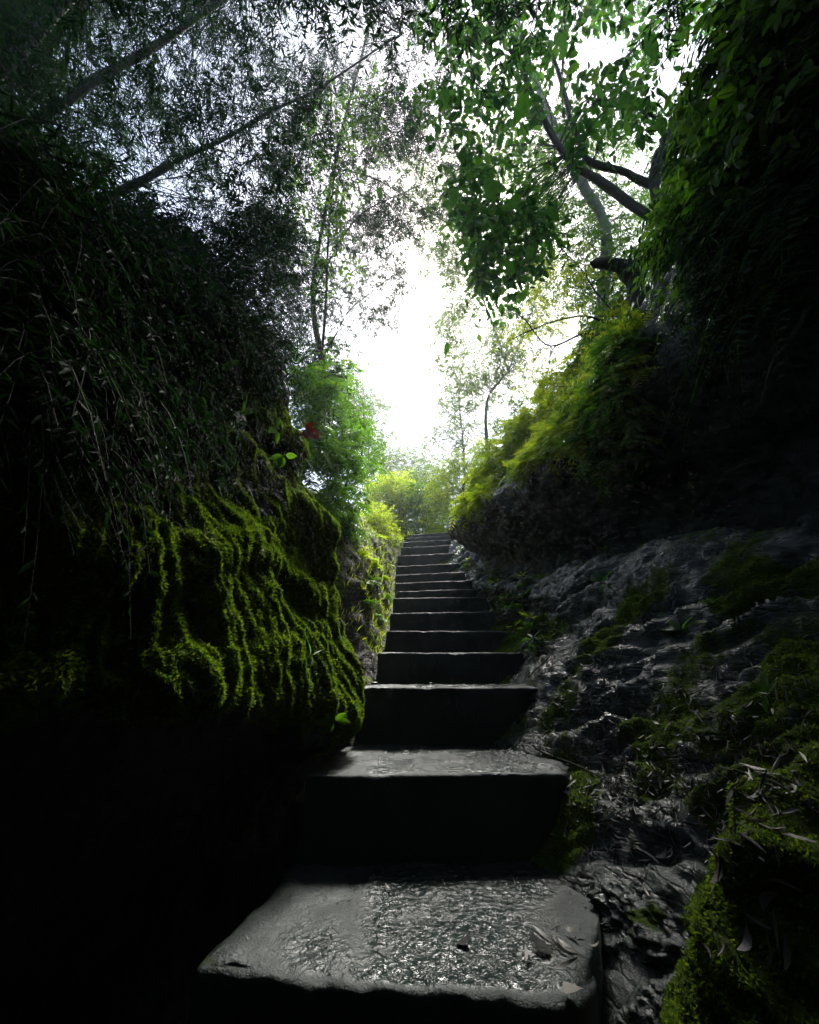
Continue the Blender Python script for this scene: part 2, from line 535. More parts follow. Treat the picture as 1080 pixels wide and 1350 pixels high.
# ------------------------------------------------------------------ rock: the left cliff
def L(y, xs, zs): return [(x, y, z + EYE) for x, z in zip(xs, zs)]
ZL = [-1.35, -1.3, -0.85, -0.38, -0.1, 0.2, 0.95, 1.5, 2.2, 3.0, 3.6, 4.0, 4.2]
left = [
    L(-4.2, [1.5, 1.2, 1.0, 0.9, 0.9, 0.9, 0.9, 0.9, 0.9, 1.0, 1.2, 1.4, 1.6], ZL),  # first four stations: unseen rock added to block light from behind the camera
    L(-3.2, [-.2, -.9, -1.2, -1.2, -1.1, -1.1, -1.05, -1.0, -.6, 0.0, .7, 1.6, 2.6], [-1.35, -1.3, -.85, -.3, 0, .3, .95, 1.5, 2.2, 2.8, 3.1, 3.2, 3.3]),
    L(-1.6, [-.2, -.9, -1.25, -1.25, -1.1, -1.1, -1.05, -1.0, -.7, -.1, .7, 1.6, 2.6], [-1.35, -1.3, -.85, -.3, 0, .3, .95, 1.5, 2.2, 2.9, 3.2, 3.3, 3.4]),
    L(-0.5, [-.2, -.9, -1.3, -1.3, -1.15, -1.1, -1.1, -1.1, -1.1, -1.1, -1.0, -.7, -.3], [-1.35, -1.3, -.85, -.3, 0, .3, .8, 1.2, 1.6, 2.0, 2.4, 2.8, 3.2]),
    L(0.5, [-.2, -.9, -1.35, -1.3, -1.15, -1.12, -1.12, -1.2, -1.35, -1.7, -2.2, -3.2, -5.0], [-1.35, -1.3, -.85, -.35, -.05, .25, .7, 1.05, 1.4, 1.65, 1.85, 2.1, 2.4]),
    L(1.2, [-.2, -.8, -1.15, -.95, -.74, -.86, -1.08, -1.24, -1.36, -1.6, -2.05, -3.1, -5.0], [-1.35, -1.3, -.85, -.35, -.05, .3, .85, 1.25, 1.7, 2.0, 2.2, 2.4, 2.6]),
    L(1.65, [-.2, -.8, -1.05, -.84, -.60, -.75, -1.03, -1.26, -1.36, -1.55, -1.95, -3.0, -5.0], [-1.35, -1.3, -.85, -.35, -.08, .3, .9, 1.4, 1.95, 2.3, 2.5, 2.65, 2.8]),
    L(2.05, [-.2, -.75, -.93, -.74, -.50, -.64, -.96, -1.24, -1.34, -1.44, -1.75, -3.0, -5.0], [-1.35, -1.3, -.85, -.38, -.1, .28, .95, 1.5, 2.1, 2.5, 2.7, 2.85, 2.95]),
    L(2.45, [-.2, -.68, -.82, -.62, -.41, -.51, -.82, -1.12, -1.2, -1.28, -1.62, -3.0, -5.0], [-1.35, -1.2, -.8, -.42, -.15, .22, .95, 1.5, 2.1, 2.5, 2.75, 2.9, 3.05]),
    L(2.72, [-.2, -.6, -.7, -.52, -.37, -.41, -.66, -.95, -1.04, -1.13, -1.5, -3.0, -5.0], [-1.2, -1.0, -.7, -.42, -.15, .2, .93, 1.48, 2.1, 2.5, 2.8, 3.0, 3.15]),
    L(2.92, [-.2, -.55, -.68, -.55, -.46, -.44, -.62, -.86, -1.0, -1.16, -1.6, -3.0, -5.0], [-1.0, -.8, -.6, -.4, -.15, .2, .93, 1.46, 2.1, 2.48, 2.75, 2.95, 3.1]),
    L(3.25, [-.2, -.6, -.8, -.8, -.75, -.75, -.95, -1.1, -1.3, -1.5, -2.0, -3.2, -5.0], [-.9, -.7, -.5, -.35, -.1, .2, .9, 1.4, 2.0, 2.35, 2.65, 2.85, 3.0]),
    L(4.2, [-.4, -.8, -1.1, -1.2, -1.25, -1.3, -1.5, -1.7, -1.9, -2.2, -2.6, -3.6, -5.0], [-.5, -.4, -.2, 0, .2, .4, .9, 1.3, 1.8, 2.2, 2.5, 2.8, 3.0]),
]
PU = [0, 1.5, 3.5] + list(np.linspace(4.3, 10.6, 14)) + [11.2, 12]
PV = [0, 1, 2.2] + list(np.linspace(2.6, 9.6, 12)) + [10.6, 11.3, 12]
PL = net_surface(left, 440, 460, PU, PV)
NL = grid_normals(PL)
if NL[220, 230, 0] < 0: NL = -NL
q = PL
rel = PL[..., 2] - EYE
d = 0.1 * fbm(q * 1.3, 4, 1) + 0.03 * fbm(q * (4, 4, 3), 5, 2)
# moss zone: long drip ridges running down the bulge
mz = smooth(-0.36, -0.06, rel + 0.25 * perlin(q * 2.1, 9)) * smooth(2.3, 1.5, rel + 0.3 * perlin(q * 2.3, 8)) * smooth(0.6, 1.1, q[..., 1] + 0.35 * perlin(q * 1.7, 7))
warp = q + 0.15 * np.stack([perlin(q * 3, 21), perlin(q * 3, 22), perlin(q * 3, 23)], -1)
drip_c = np.stack([warp[..., 0] * 3 + warp[..., 1] * 9 + rel * 2.2, warp[..., 1] * 4, warp[..., 2] * 1.3], -1)
drip = fbm(drip_c, 3, 31, 0.55, ridged=True)
d = d + mz * 0.042 * drip
# overhanging ledges
d = d + 0.05 * smooth(0.05, 0.3, perlin(np.stack([q[..., 0] * 1.2, q[..., 1] * 1.2, rel * 3.1], -1), 12))
d = d + 0.014 * fbm(q * 16, 4, 3)
PL = PL + NL * d[..., None]
NL2 = grid_normals(PL)
if np.sum(NL2 * NL) < 0: NL2 = -NL2
patch = fbm(q * 3.0, 4, 41)
mossL = np.clip(mz * (0.72 + 0.5 * patch + 0.35 * (drip - 0.1)) + 0.12 * patch, 0, 1)
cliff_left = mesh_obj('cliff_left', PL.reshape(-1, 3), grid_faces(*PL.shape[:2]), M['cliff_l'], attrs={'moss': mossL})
put(cliff_left, 'dark undercut rock wall with a bulging mossy flank', kind='structure')

# ------------------------------------------------------------------ rock: the right cliff
def Q(y, pts): return [(x, y, z + EYE) for x, z in pts]
right = [
    Q(-4.2, [(-.5, -1.5), (-.3, -1.3), (0, -.6), (0, .2), (0, .6), (0, 1.1), (0, 1.7), (0, 2.3), (0, 2.9), (-.1, 3.4), (-.3, 3.8), (-.5, 4.2)]),  # first four stations: unseen wall and roof, added to darken the gorge
    Q(-3.0, [(.2, -1.5), (.6, -1.3), (1.2, -.6), (1.8, .2), (2.0, .6), (2.0, 1.1), (1.8, 1.7), (1.5, 2.3), (1.0, 2.7), (.2, 2.9), (-.9, 3.0), (-2, 3.1)]),
    Q(-1.2, [(.2, -1.5), (.6, -1.3), (1.2, -.6), (1.9, .2), (2.2, .6), (2.2, 1.1), (2.0, 1.7), (1.7, 2.3), (1.2, 2.8), (.2, 3.0), (-.9, 3.1), (-2, 3.2)]),
    Q(-0.2, [(.2, -1.5), (.6, -1.25), (1.2, -.6), (1.9, .2), (2.3, .6), (2.4, 1.1), (2.1, 1.7), (1.8, 2.4), (1.4, 2.9), (.6, 3.2), (-.8, 3.3), (-2.4, 3.2)]),
    Q(0.6, [(.2, -1.4), (.6, -1.12), (1.0, -.68), (1.85, .28), (2.35, .62), (2.5, 1.2), (2.2, 1.75), (2.0, 2.4), (2.0, 3.1), (2.1, 3.9), (2.6, 4.8), (4.5, 5.4)]),
    Q(1.4, [(.2, -1.2), (.62, -.86), (1.12, -.32), (1.85, .42), (2.4, .72), (2.65, 1.3), (2.35, 1.85), (2.15, 2.45), (2.15, 3.1), (2.25, 3.9), (2.8, 4.7), (4.5, 5.3)]),
    Q(2.1, [(.2, -.95), (.64, -.62), (1.12, -.1), (1.85, .66), (2.6, .85), (2.95, 1.3), (2.6, 1.8), (2.1, 2.3), (2.15, 3.05), (2.4, 3.9), (3.0, 4.7), (4.6, 5.3)]),
    Q(2.95, [(.3, -.55), (.74, -.2), (1.2, .28), (1.75, .84), (2.6, .95), (3.0, 1.3), (2.7, 1.75), (2.0, 2.2), (2.1, 2.95), (2.6, 3.8), (3.4, 4.6), (4.8, 5.2)]),
    Q(3.7, [(.4, -.3), (.88, .05), (1.18, .42), (1.5, .86), (2.35, .95), (2.75, 1.3), (2.45, 1.75), (1.8, 2.18), (2.05, 2.85), (2.8, 3.6), (3.8, 4.3), (5, 4.9)]),
    Q(4.4, [(.5, 0), (.95, .3), (1.12, .6), (1.28, .9), (2.0, .98), (2.35, 1.3), (2.1, 1.7), (1.55, 2.1), (1.8, 2.72), (2.8, 3.4), (4, 4.0), (5.2, 4.6)]),
    Q(5.0, [(.5, .3), (.97, .55), (1.08, .78), (1.16, .98), (1.75, 1.05), (2.0, 1.35), (1.75, 1.68), (1.22, 2.02), (1.45, 2.55), (2.7, 3.25), (4.1, 3.9), (5.3, 4.5)]),
    Q(5.6, [(.5, .55), (.99, .82), (1.04, 1.0), (1.08, 1.13), (1.45, 1.2), (1.6, 1.45), (1.35, 1.72), (.96, 2.0), (1.2, 2.48), (2.5, 3.25), (4.1, 3.9), (5.3, 4.5)]),
    Q(6.2, [(.5, .8), (.98, 1.05), (1.02, 1.2), (1.2, 1.33), (1.45, 1.45), (1.45, 1.65), (1.15, 1.86), (.82, 2.1), (1.02, 2.55), (2.4, 3.35), (4.1, 4.0), (5.3, 4.6)]),
    Q(6.9, [(.45, 1.05), (.95, 1.32), (1.05, 1.46), (1.2, 1.56), (1.28, 1.7), (1.15, 1.9), (.88, 2.08), (.76, 2.3), (1.0, 2.72), (2.4, 3.5), (4.1, 4.2), (5.3, 4.8)]),
    Q(7.6, [(.45, 1.5), (.9, 1.7), (1.02, 1.9), (1.1, 2.05), (1.15, 2.2), (1.15, 2.35), (1.18, 2.5), (1.22, 2.65), (1.5, 2.95), (2.6, 3.6), (4.2, 4.3), (5.4, 4.9)]),
    Q(9.0, [(.45, 2.3), (.84, 2.5), (1.0, 2.7), (1.15, 2.85), (1.3, 3.0), (1.4, 3.1), (1.5, 3.15), (1.65, 3.2), (2.0, 3.4), (3.0, 3.9), (4.5, 4.5), (5.8, 5.0)]),
    Q(11.5, [(.6, 3.1), (1.1, 3.45), (1.3, 3.55), (1.5, 3.6), (1.7, 3.7), (1.9, 3.75), (2.1, 3.8), (2.4, 3.9), (2.8, 4.0), (3.6, 4.3), (5, 4.7), (6.5, 5.2)]),
]
PUR = [0, 2, 3.4] + list(np.linspace(4, 13.4, 16)) + [14.4, 16]
PVR = [0, 0.8] + list(np.linspace(1.1, 8.4, 12)) + [9.4, 10.4, 11]
PR = net_surface(right, 560, 460, PUR, PVR)
NR = grid_normals(PR)
if NR[280, 130, 0] > 0: NR = -NR
q = PR
rel = PR[..., 2] - EYE
low = smooth(3.5, 2.7, np.linspace(0, 1, PR.shape[1])[None] * 11 + 0 * rel)       # the walk-on slope below the alcove
vi = np.interp(np.linspace(0, 1, PR.shape[1]), np.linspace(0, 1, len(PVR)), PVR)[None] + 0 * rel
low = smooth(3.7, 3.0, vi)
d = (0.12 - 0.05 * low) * fbm(q * 1.4, 4, 51) + 0.04 * fbm(q * 4.5, 5, 52) * (1 - 0.5 * low)
# tilted strata: ledges and cracks that dip towards the stair
wq = q + 0.1 * np.stack([perlin(q * 2.2, 61), perlin(q * 2.2, 62), perlin(q * 2.2, 63)], -1)
strat = wq[..., 2] * 1.0 - 0.30 * wq[..., 0] + 0.12 * wq[..., 1]
saw = strat * 5.2 + 0.5 * fbm(q * 1.8, 3, 64)
fr = saw - np.floor(saw)
ledge = smooth(0.0, 0.8, fr) - smooth(0.88, 1.0, fr)
d = d + 0.055 * low * (ledge - 0.5) * (0.6 + 0.9 * smooth(-0.2, 0.3, perlin(q * 1.9, 65)))
saw2 = strat * 17 + 0.8 * fbm(q * 3, 3, 66)
fr2 = saw2 - np.floor(saw2)
d = d + 0.022 * low * (smooth(0, 0.75, fr2) - smooth(0.8, 1, fr2)) * (0.5 + smooth(-0.2, 0.3, perlin(q * 3.1, 67)))
d = d + 0.012 * fbm(q * 17, 4, 53) + 0.012 * low * fbm(q * 9, 4, 54, ridged=True)
# keep the rock out of the treads: no growth along the stair side
side = smooth(1.6, 0.9, vi)
d = d * (1 - 0.75 * side)
PR = PR + NR * d[..., None]
NR2 = grid_normals(PR)
if np.sum(NR2 * NR) < 0: NR2 = -NR2
patch = fbm(q * (2.2, 2.2, 2.2), 4, 71)
band = smooth(0.05, 0.4, perlin(np.stack([strat * 3, q[..., 1] * 1.2, q[..., 0] * 1.2], -1), 72) + 0.5 * patch)
mossR = np.clip(low * (0.35 + 0.65 * band * smooth(-0.3, 0.5, NR2[..., 2]) + 0.5 * patch - 0.17) + 0.1, 0, 1)
mossR = np.where(vi > 8.0, 0.4, mossR)
cliff_right = mesh_obj('cliff_right', PR.reshape(-1, 3), grid_faces(*PR.shape[:2])[:, ::-1], M['cliff_r'], attrs={'moss': mossR})
put(cliff_right, 'wet layered rock slope under a black overhang', kind='structure')

# ------------------------------------------------------------------ soil bank left of the upper stairs
bank = []
for y in (2.9, 3.4, 3.9, 4.4, 5.0, 5.6, 6.3, 7.1, 8.0, 9.0, 10.2, 12, 15):
    xe, zt = stair_l(min(y, 10.9)), tread_z(y) - 0.0
    s = smooth(3.8, 5.6, y); t = smooth(7.4, 9.6, y)
    h1, h2, h3 = (0.42 * s + -0.25 * (1 - s)) * (1 - t) + 0.05 * t, (1.0 * s + 0.1 * (1 - s)) * (1 - t) + 0.2 * t, (1.35 * s + 0.9 * (1 - s)) * (1 - t) + 0.45 * t
    bank.append([(xe + 0.35, y, zt - 0.6), (xe + 0.02, y, zt - 0.32), (xe - 0.1, y, zt - 0.2 * (1 - t) - 0.03), (xe - 0.28, y, zt + h1), (xe - 0.65, y, zt + h2),
                 (xe - 1.1, y, zt + h3), (xe - 2.0, y, zt + h3 + 0.3), (xe - 3.5, y, zt + h3 + 0.5), (xe - 6, y, zt + h3 + 0.6)])
PB = net_surface(bank, 220, 160)
NB = grid_normals(PB)
if NB[100, 100, 2] < 0: NB = -NB
q = PB
vb = np.linspace(0, 8, 160)[None] + 0 * q[..., 0]
PB = PB + NB * ((0.09 * fbm(q * 2.2, 4, 81) + 0.03 * fbm(q * 9, 4, 82)) * smooth(1.2, 2.6, vb))[..., None]
mossB = np.clip(0.3 + 0.7 * fbm(q * 2.0, 4, 83) + 0.25 * smooth(8, 10, q[..., 1]), 0, 1)
bank_o = mesh_obj('terrain_bank', PB.reshape(-1, 3), grid_faces(*PB.shape[:2]), M['soil'], attrs={'moss': mossB})
put(bank_o, 'leaf strewn soil bank beside the upper stairs', kind='structure')

# ------------------------------------------------------------------ the ground beyond: one sheet to the horizon, and the gully floor
gx = np.concatenate([-np.geomspace(150, 6, 20), np.linspace(-5.5, 6, 50), np.geomspace(6.5, 150, 20)])
gy = np.concatenate([np.linspace(11.2, 22, 50), np.geomspace(22.5, 220, 26)])
G = np.stack(np.meshgrid(gx, gy, indexing='ij'), -1)
G = np.concatenate([G, np.zeros(G.shape[:2] + (1,))], -1)
top_z = TREAD_Z[-1]
G[..., 2] = top_z - 0.03 + 0.06 * (G[..., 1] - 11.2) * smooth(11.4, 15, G[..., 1]) * (G[..., 1] < 30) + np.where(G[..., 1] >= 30, 0.06 * 18.8 + 0.03 * (G[..., 1] - 30), 0)
G[..., 2] += 0.35 * smooth(1.6, 4.5, np.abs(G[..., 0] - 0.6)) + 0.06 * fbm(G * 0.9, 4, 91)
GN = grid_normals(G)
if GN[30, 20, 2] < 0: GN = -GN
ground = mesh_obj('ground', G.reshape(-1, 3), grid_faces(*G.shape[:2]), M['soil'], attrs={'moss': np.clip(0.5 + 0.6 * fbm(G, 4, 92), 0, 1)})
put(ground, 'grassy ground at the top of the stairs', kind='structure')
fx, fy = np.meshgrid(np.linspace(-2.2, 2.6, 60), np.linspace(-5, 3.2, 80), indexing='ij')
fp = np.stack([fx, fy, -0.42 + 0 * fx], -1)
fp[..., 2] += 0.05 * fbm(fp * 3, 4, 93)
gully = mesh_obj('gully_floor', fp.reshape(-1, 3), grid_faces(60, 80), M['cliff_l'], attrs={'moss': np.zeros(fx.size)})
put(gully, 'dark gully floor under the lowest step', kind='structure')
for sgn, nm in ((-1, 'plateau_left'), (1, 'plateau_right')):
    px_, py_ = np.meshgrid(np.linspace(4.2 if sgn < 0 else 4.0, 150, 40), np.linspace(-60, 30, 60), indexing='ij')
    pp = np.stack([sgn * px_, py_, (3.75 if sgn < 0 else 5.4) + 0 * px_ + 0.2 * perlin(np.stack([px_ * .2, py_ * .2, 0 * px_], -1), 95)], -1)
    o = mesh_obj(nm, pp.reshape(-1, 3), grid_faces(40, 60), M['soil'], attrs={'moss': np.ones(px_.size)})
    put(o, 'wooded plateau above the rock', kind='structure')

# ------------------------------------------------------------------ boulders
def boulder(name, center, size, seed, label, mossy=True, rot=0.0, rough_=0.14, group=None):
    n, m_ = 150, 110
    th, ph = np.meshgrid(np.linspace(0, 2 * math.pi, n, endpoint=False), np.linspace(0.02, math.pi - 0.02, m_), indexing='ij')
    s = np.stack([np.cos(th) * np.sin(ph), np.sin(th) * np.sin(ph), np.cos(ph)], -1)
    s = np.sign(s) * np.abs(s) ** 0.85
    r = 1 + rough_ * 1.6 * fbm(s * 1.2 + seed, 4, seed) + rough_ * 0.5 * fbm(s * 4.0, 4, seed + 3) + (0.02 if mossy else 0.05) * fbm(s * 8, 4, seed + 6) - (0.0 if mossy else 0.05) * fbm(s * 5, 4, seed + 8, ridged=True) + 0.014 * fbm(s * 22, 3, seed + 5)
    P = s * r[..., None] * np.array(size)
    c_, s_ = math.cos(rot), math.sin(rot)
    P = np.stack([P[..., 0] * c_ - P[..., 1] * s_, P[..., 0] * s_ + P[..., 1] * c_, P[..., 2]], -1) + np.array(center)
    f = np.stack([a for a in [grid_faces(m_, n, True)]], 0)[0]
    Pt = np.swapaxes(P, 0, 1)
    mo = np.swapaxes(np.clip(0.75 + 0.5 * fbm(P * 5, 4, seed + 7), 0, 1) if mossy else np.clip(0.12 + 0.6 * fbm(P * 9, 4, seed + 7), 0, 1), 0, 1)
    base = empty(name, (center[0], center[1], center[2] - size[2] * 0.6))
    o = mesh_obj('rock_body', Pt.reshape(-1, 3), f, M['cliff_r'], base, attrs={'moss': mo})
    put(base, label, 'boulder', group)
    N = grid_normals(Pt)
    if np.sum(N * (Pt - np.array(center))) < 0: N = -N
    return base, Pt, N, mo

b1, P1, N1, mo1 = boulder('mossy_boulder', (1.1, 0.84, 0.34), (0.62, 0.6, 0.47), 5, 'big rounded boulder thick with bright moss beside the lowest step', rot=0.5)
b2, P2, N2, mo2 = boulder('wet_rock', (0.95, 1.72, 0.22), (0.34, 0.28, 0.19), 15, 'low dark wet rock wedged between the second step and the slope', mossy=False, rot=0.2, rough_=0.1)
b3, P3, N3, mo3 = boulder('wet_rock', (0.72, 1.38, 0.12), (0.2, 0.2, 0.17), 25, 'small rough wet rock beside the right end of the lowest step', mossy=False, rot=1.0, rough_=0.12)

# ------------------------------------------------------------------ finding places on the rock
def tree_of(P):
    f = grid_faces(*P.shape[:2])
    return BVHTree.FromPolygons([tuple(v) for v in P.reshape(-1, 3).tolist()], f.tolist())
BV = [tree_of(PL[::2, ::2]), tree_of(PR[::2, ::2]), tree_of(PB), tree_of(P1), tree_of(P2), tree_of(P3), tree_of(G)]
def hit(px, py, default=6.0):
    d = ray(px, py)
    best = None
    for b in BV:
        r = b.ray_cast(Vector((0, 0, EYE)), d, 60)
        if r[0] is not None and (best is None or r[3] < best[3]):
            best = r
    if best is None:
        return at(px, py, default), np.array((0, 0, 1.0)), False
    n = np.array(best[1])
    if np.dot(n, np.array(d)) > 0: n = -n
    return np.array(best[0]), n, True

# ------------------------------------------------------------------ leaves
def rand_dir(n):
    return unit(rng.normal(size=(n, 3)))

def lance_leaves(B, D, N, Ln, W):
    """two folded triangles a blade"""
    n = len(B)
    S = unit(np.cross(D, N)); N = np.cross(S, D)
    Ln, W = np.broadcast_to(Ln, (n,))[:, None], np.broadcast_to(W, (n,))[:, None]
    mid = B + D * Ln * 0.4
    V = np.stack([B, mid + S * W * 0.5 + N * W * 0.22, B + D * Ln - N * Ln * 0.12, mid - S * W * 0.5 + N * W * 0.22], 1)
    i = np.arange(n)[:, None] * 4
    F = np.concatenate([i + np.array([[0, 1, 2]]), i + np.array([[0, 2, 3]])], 1).reshape(-1, 3)
    return V.reshape(-1, 3), F

_T = np.array([0, 0.12, 0.32, 0.55, 0.78, 0.92, 1.0])
_Wd = np.array([0.04, 0.55, 0.95, 1.0, 0.66, 0.3, 0.0])
def broad_leaves(B, D, N, Ln, W, curl=0.22, stalk=0.12):
    n = len(B)
    S = unit(np.cross(D, N)); N = np.cross(S, D)
    Ln, W = np.broadcast_to(Ln, (n,))[:, None, None], np.broadcast_to(W, (n,))[:, None, None]
    t = (stalk + (1 - stalk) * _T)[None, :, None]
    cu = np.broadcast_to(curl * rng.uniform(0.3, 1.6, n), (n,))[:, None, None]
    mid = B[:, None] + D[:, None] * Ln * t - N[:, None] * Ln * cu * t ** 2
    w = _Wd[None, :, None] * W * 0.5
    le = mid + S[:, None] * w + N[:, None] * w * 0.3
    ri = mid - S[:, None] * w + N[:, None] * w * 0.3
    k = len(_T)
    V = np.concatenate([mid, le, ri], 1)
    i = (np.arange(n) * 3 * k)[:, None, None]
    j = np.arange(k - 1)[None, :, None]
    Fl = np.concatenate([j, j + 1, k + j + 1, k + j], 2) + i
    Fr = np.concatenate([j + 1, j, 2 * k + j, 2 * k + j + 1], 2) + i
    return V.reshape(-1, 3), np.concatenate([Fl, Fr], 1).reshape(-1, 4)

def ribbon_tubes(P, R):
    """P (n,k,3) -> three-sided tubes"""
    n, k, _ = P.shape
    T = unit(np.gradient(P, axis=1))
    A = unit(np.cross(T, np.array([0.31, 0.2, 0.93])))
    B = np.cross(T, A)
    a = np.arange(3) * 2 * math.pi / 3
    ring = P[:, :, None] + R[..., None, None] * (A[:, :, None] * np.cos(a)[None, None, :, None] + B[:, :, None] * np.sin(a)[None, None, :, None])
    base = grid_faces(k, 3, True)
    F = (np.arange(n) * k * 3)[:, None, None] + base[None]
    return ring.reshape(-1, 3), F.reshape(-1, 4)

class Crown:
    def __init__(s): s.V, s.F3, s.F4, s.m3, s.m4, s.off = [], [], [], [], [], 0
    def add(s, V, F, slot):
        (s.F3 if F.shape[1] == 3 else s.F4).append(F + s.off)
        (s.m3 if F.shape[1] == 3 else s.m4).append(np.full(len(F), slot))
        s.V.append(V); s.off += len(V)
    def build(s, name, mats, parent):
        fs, ms = [], []
        if s.F3: fs.append(np.concatenate(s.F3)); ms += s.m3
        if s.F4: fs.append(np.concatenate(s.F4)); ms += s.m4
        return mesh_obj(name, np.concatenate(s.V), fs, mats, parent, True, np.concatenate(ms))

def twigs(crown, S, D, ln, droop, nleaf, LL, LW, style='lance', twig_r=0.003, spread=0.9, slot=(0, 1), pinnate=False, seg=5, size_end=0.6):
    n = len(S)
    ln = np.broadcast_to(ln, (n,)) * rng.uniform(0.6, 1.25, n)
    t = np.linspace(0, 1, seg)
    bend = rand_dir(n) * 0.18
    def pt(tt):
        return S[:, None] + D[:, None] * (ln[:, None] * tt)[..., None] + (bend[:, None] - np.array([0, 0, droop])) * (ln[:, None] * tt ** 2)[..., None]
    P = pt(np.broadcast_to(t, (n, seg)))
    if twig_r > 0:
        V, F = ribbon_tubes(P, np.broadcast_to(twig_r * (1 - 0.75 * t), (n, seg)))
        crown.add(V, F, slot[1])
    if pinnate:
        tl = np.repeat(np.linspace(0.12, 1, nleaf // 2), 2)[None] + 0 * ln[:, None]
        sgn = np.tile([1, -1], nleaf // 2)[None]
    else:
        tl = np.sort(rng.uniform(0.15, 1, (n, nleaf)), 1)
        sgn = np.where(np.arange(nleaf) % 2, 1, -1)[None]
    B = pt(tl)
    e = 0.02
    T = unit(pt(np.minimum(tl + e, 1.02)) - B)
    up = np.array([0, 0, 1.0])
    side = unit(np.cross(T, up) + 1e-4)
    nr = np.cross(side, T)
    k = B.shape[1]
    if pinnate:
        Dl = unit(T * 0.55 + side * sgn[..., None] * spread + rng.normal(0, 0.08, B.shape) - np.array([0, 0, 0.12]))
        Nl = unit(nr + rng.normal(0, 0.15, B.shape))
        sz = np.sin(np.clip(tl * 0.86 + 0.12, 0, 1) * math.pi) * 0.8 + 0.25
    else:
        Dl = unit(T * 0.7 + side * sgn[..., None] * spread + rng.normal(0, 0.35, B.shape) - np.array([0, 0, 0.25]))
        Nl = unit(nr + rng.normal(0, 0.5, B.shape))
        sz = 1 - (1 - size_end) * tl
    sz = sz * rng.uniform(0.7, 1.25, B.shape[:2])
    fn = lance_leaves if style == 'lance' else broad_leaves
    V, F = fn(B.reshape(-1, 3), Dl.reshape(-1, 3), Nl.reshape(-1, 3), (LL * sz).reshape(-1), (LW * sz).reshape(-1))
    crown.add(V, F, slot[0])

def poly_points(poly, n, y0, y1, gaps=()):
    """points whose sight lines fall inside an outline; depth spread between y0 and y1"""
    poly = np.array(poly, float)
    lo, hi = poly.min(0), poly.max(0)
    out = []
    while len(out) < n:
        p = rng.uniform(lo, hi)
        inside, j = False, len(poly) - 1
        for i in range(len(poly)):
            if (poly[i, 1] > p[1]) != (poly[j, 1] > p[1]) and p[0] < (poly[j, 0] - poly[i, 0]) * (p[1] - poly[i, 1]) / (poly[j, 1] - poly[i, 1]) + poly[i, 0]:
                inside = not inside
            j = i
        if not inside: continue
        if any((p[0] - gx_) ** 2 + (p[1] - gy_) ** 2 < gr ** 2 for gx_, gy_, gr in gaps): continue
        out.append(at(p[0], p[1], rng.uniform(y0, y1)))
    return np.array(out)

def hit_points(poly, n, off, ydef=None):
    P = poly_points(poly, n, 1.0, 1.0)
    out = []
    for p in P:
        d = p - np.array((0, 0, EYE))
        r = None
        for b in BV:
            h = b.ray_cast(Vector((0, 0, EYE)), Vector(d.tolist()).normalized(), 12)
            if h[0] is not None and (r is None or h[3] < r[3]): r = h
        if r is not None:
            nn = np.array(r[1])
            if np.dot(nn, d) > 0: nn = -nn
            out.append(np.array(r[0]) + nn * off * rng.uniform(0.2, 1.6))
        elif ydef is not None:
            px = 540 + FPX * d[0] / (d[1] * CT + d[2] * ST)
            y = ydef(px) * rng.uniform(0.94, 1.06)
            out.append(np.array((0, 0, EYE)) + d * y / d[1])
    return np.array(out)

def limb_path(pts, n=24, wob=0.03, seed=0):
    P = spline(pts, n)
    w = np.stack([perlin(np.stack([np.linspace(0, 4, n), 0 * P[:, 0] + i * 7.1, 0 * P[:, 0] + seed * 3.3], -1), seed) for i in range(3)], -1)
    return P + w * wob * np.sin(np.linspace(0, math.pi, n))[:, None] ** 0.5

def tree(name, label, limbs, clumps, mats, tw=10, tw_len=0.35, nleaf=10, LL=0.06, LW=0.008, droop=0.3, style='lance', spread=0.9,
         twig_r=0.003, link_r=0.006, pinnate=False, group=None, category='tree', clump_r=0.15, down=0.0, link=True, crown_name='crown'):
    """limbs: (points, r0, r1), the first is the trunk"""
    base = np.asarray(limbs[0][0][0])
    root = empty(name, base)
    put(root, label, category, group)
    paths = []
    for i, (pts, r0, r1) in enumerate(limbs):
        P = limb_path(pts, 26, 0.06, i + len(name))
        paths.append(P)
        R = np.linspace(r0, r1, 26) * (1 + 0.18 * perlin(P * 6, 3))
        V, F = tubes([P], [R], 9)
        nz = fbm(V * 14, 3, 4)[:, None]
        C0 = np.repeat(P, 9, 0)
        V = C0 + (V - C0) * (1 + 0.22 * nz)
        mesh_obj('trunk' if i == 0 else 'branch', V, F, mats[1], root)
    cr = Crown()
    allp = np.concatenate(paths)
    n = len(clumps)
    if link:
        dist = np.linalg.norm(clumps[:, None] - allp[None], axis=-1)
        near = allp[dist.argmin(1)]
        t = np.linspace(0, 1, 9)
        mid = 0.5 * (near + clumps) + rng.normal(0, 0.09, (n, 3)) * np.linalg.norm(clumps - near, axis=1, keepdims=True) + np.array([0, 0, 0.06])
        P = near[:, None] * ((1 - t) ** 2)[None, :, None] + mid[:, None] * (2 * t * (1 - t))[None, :, None] + clumps[:, None] * (t ** 2)[None, :, None]
        P = P + perlin(P * 5, 13)[..., None] * 0.03
        V, F = ribbon_tubes(P, np.broadcast_to(link_r * (1 - 0.6 * t), (n, 9)))
        cr.add(V, F, 1)
    S = np.repeat(clumps, tw, 0)
    D = rand_dir(n * tw)
    D[:, 2] = D[:, 2] * 0.7 - down
    D = unit(D)
    S = S + rand_dir(n * tw) * rng.uniform(0, clump_r, (n * tw, 1))
    twigs(cr, S, D, tw_len, droop, nleaf, LL, LW, style, twig_r, spread, pinnate=pinnate)
    cr.build(crown_name, mats, root)
    return root

BARK = M['bark']
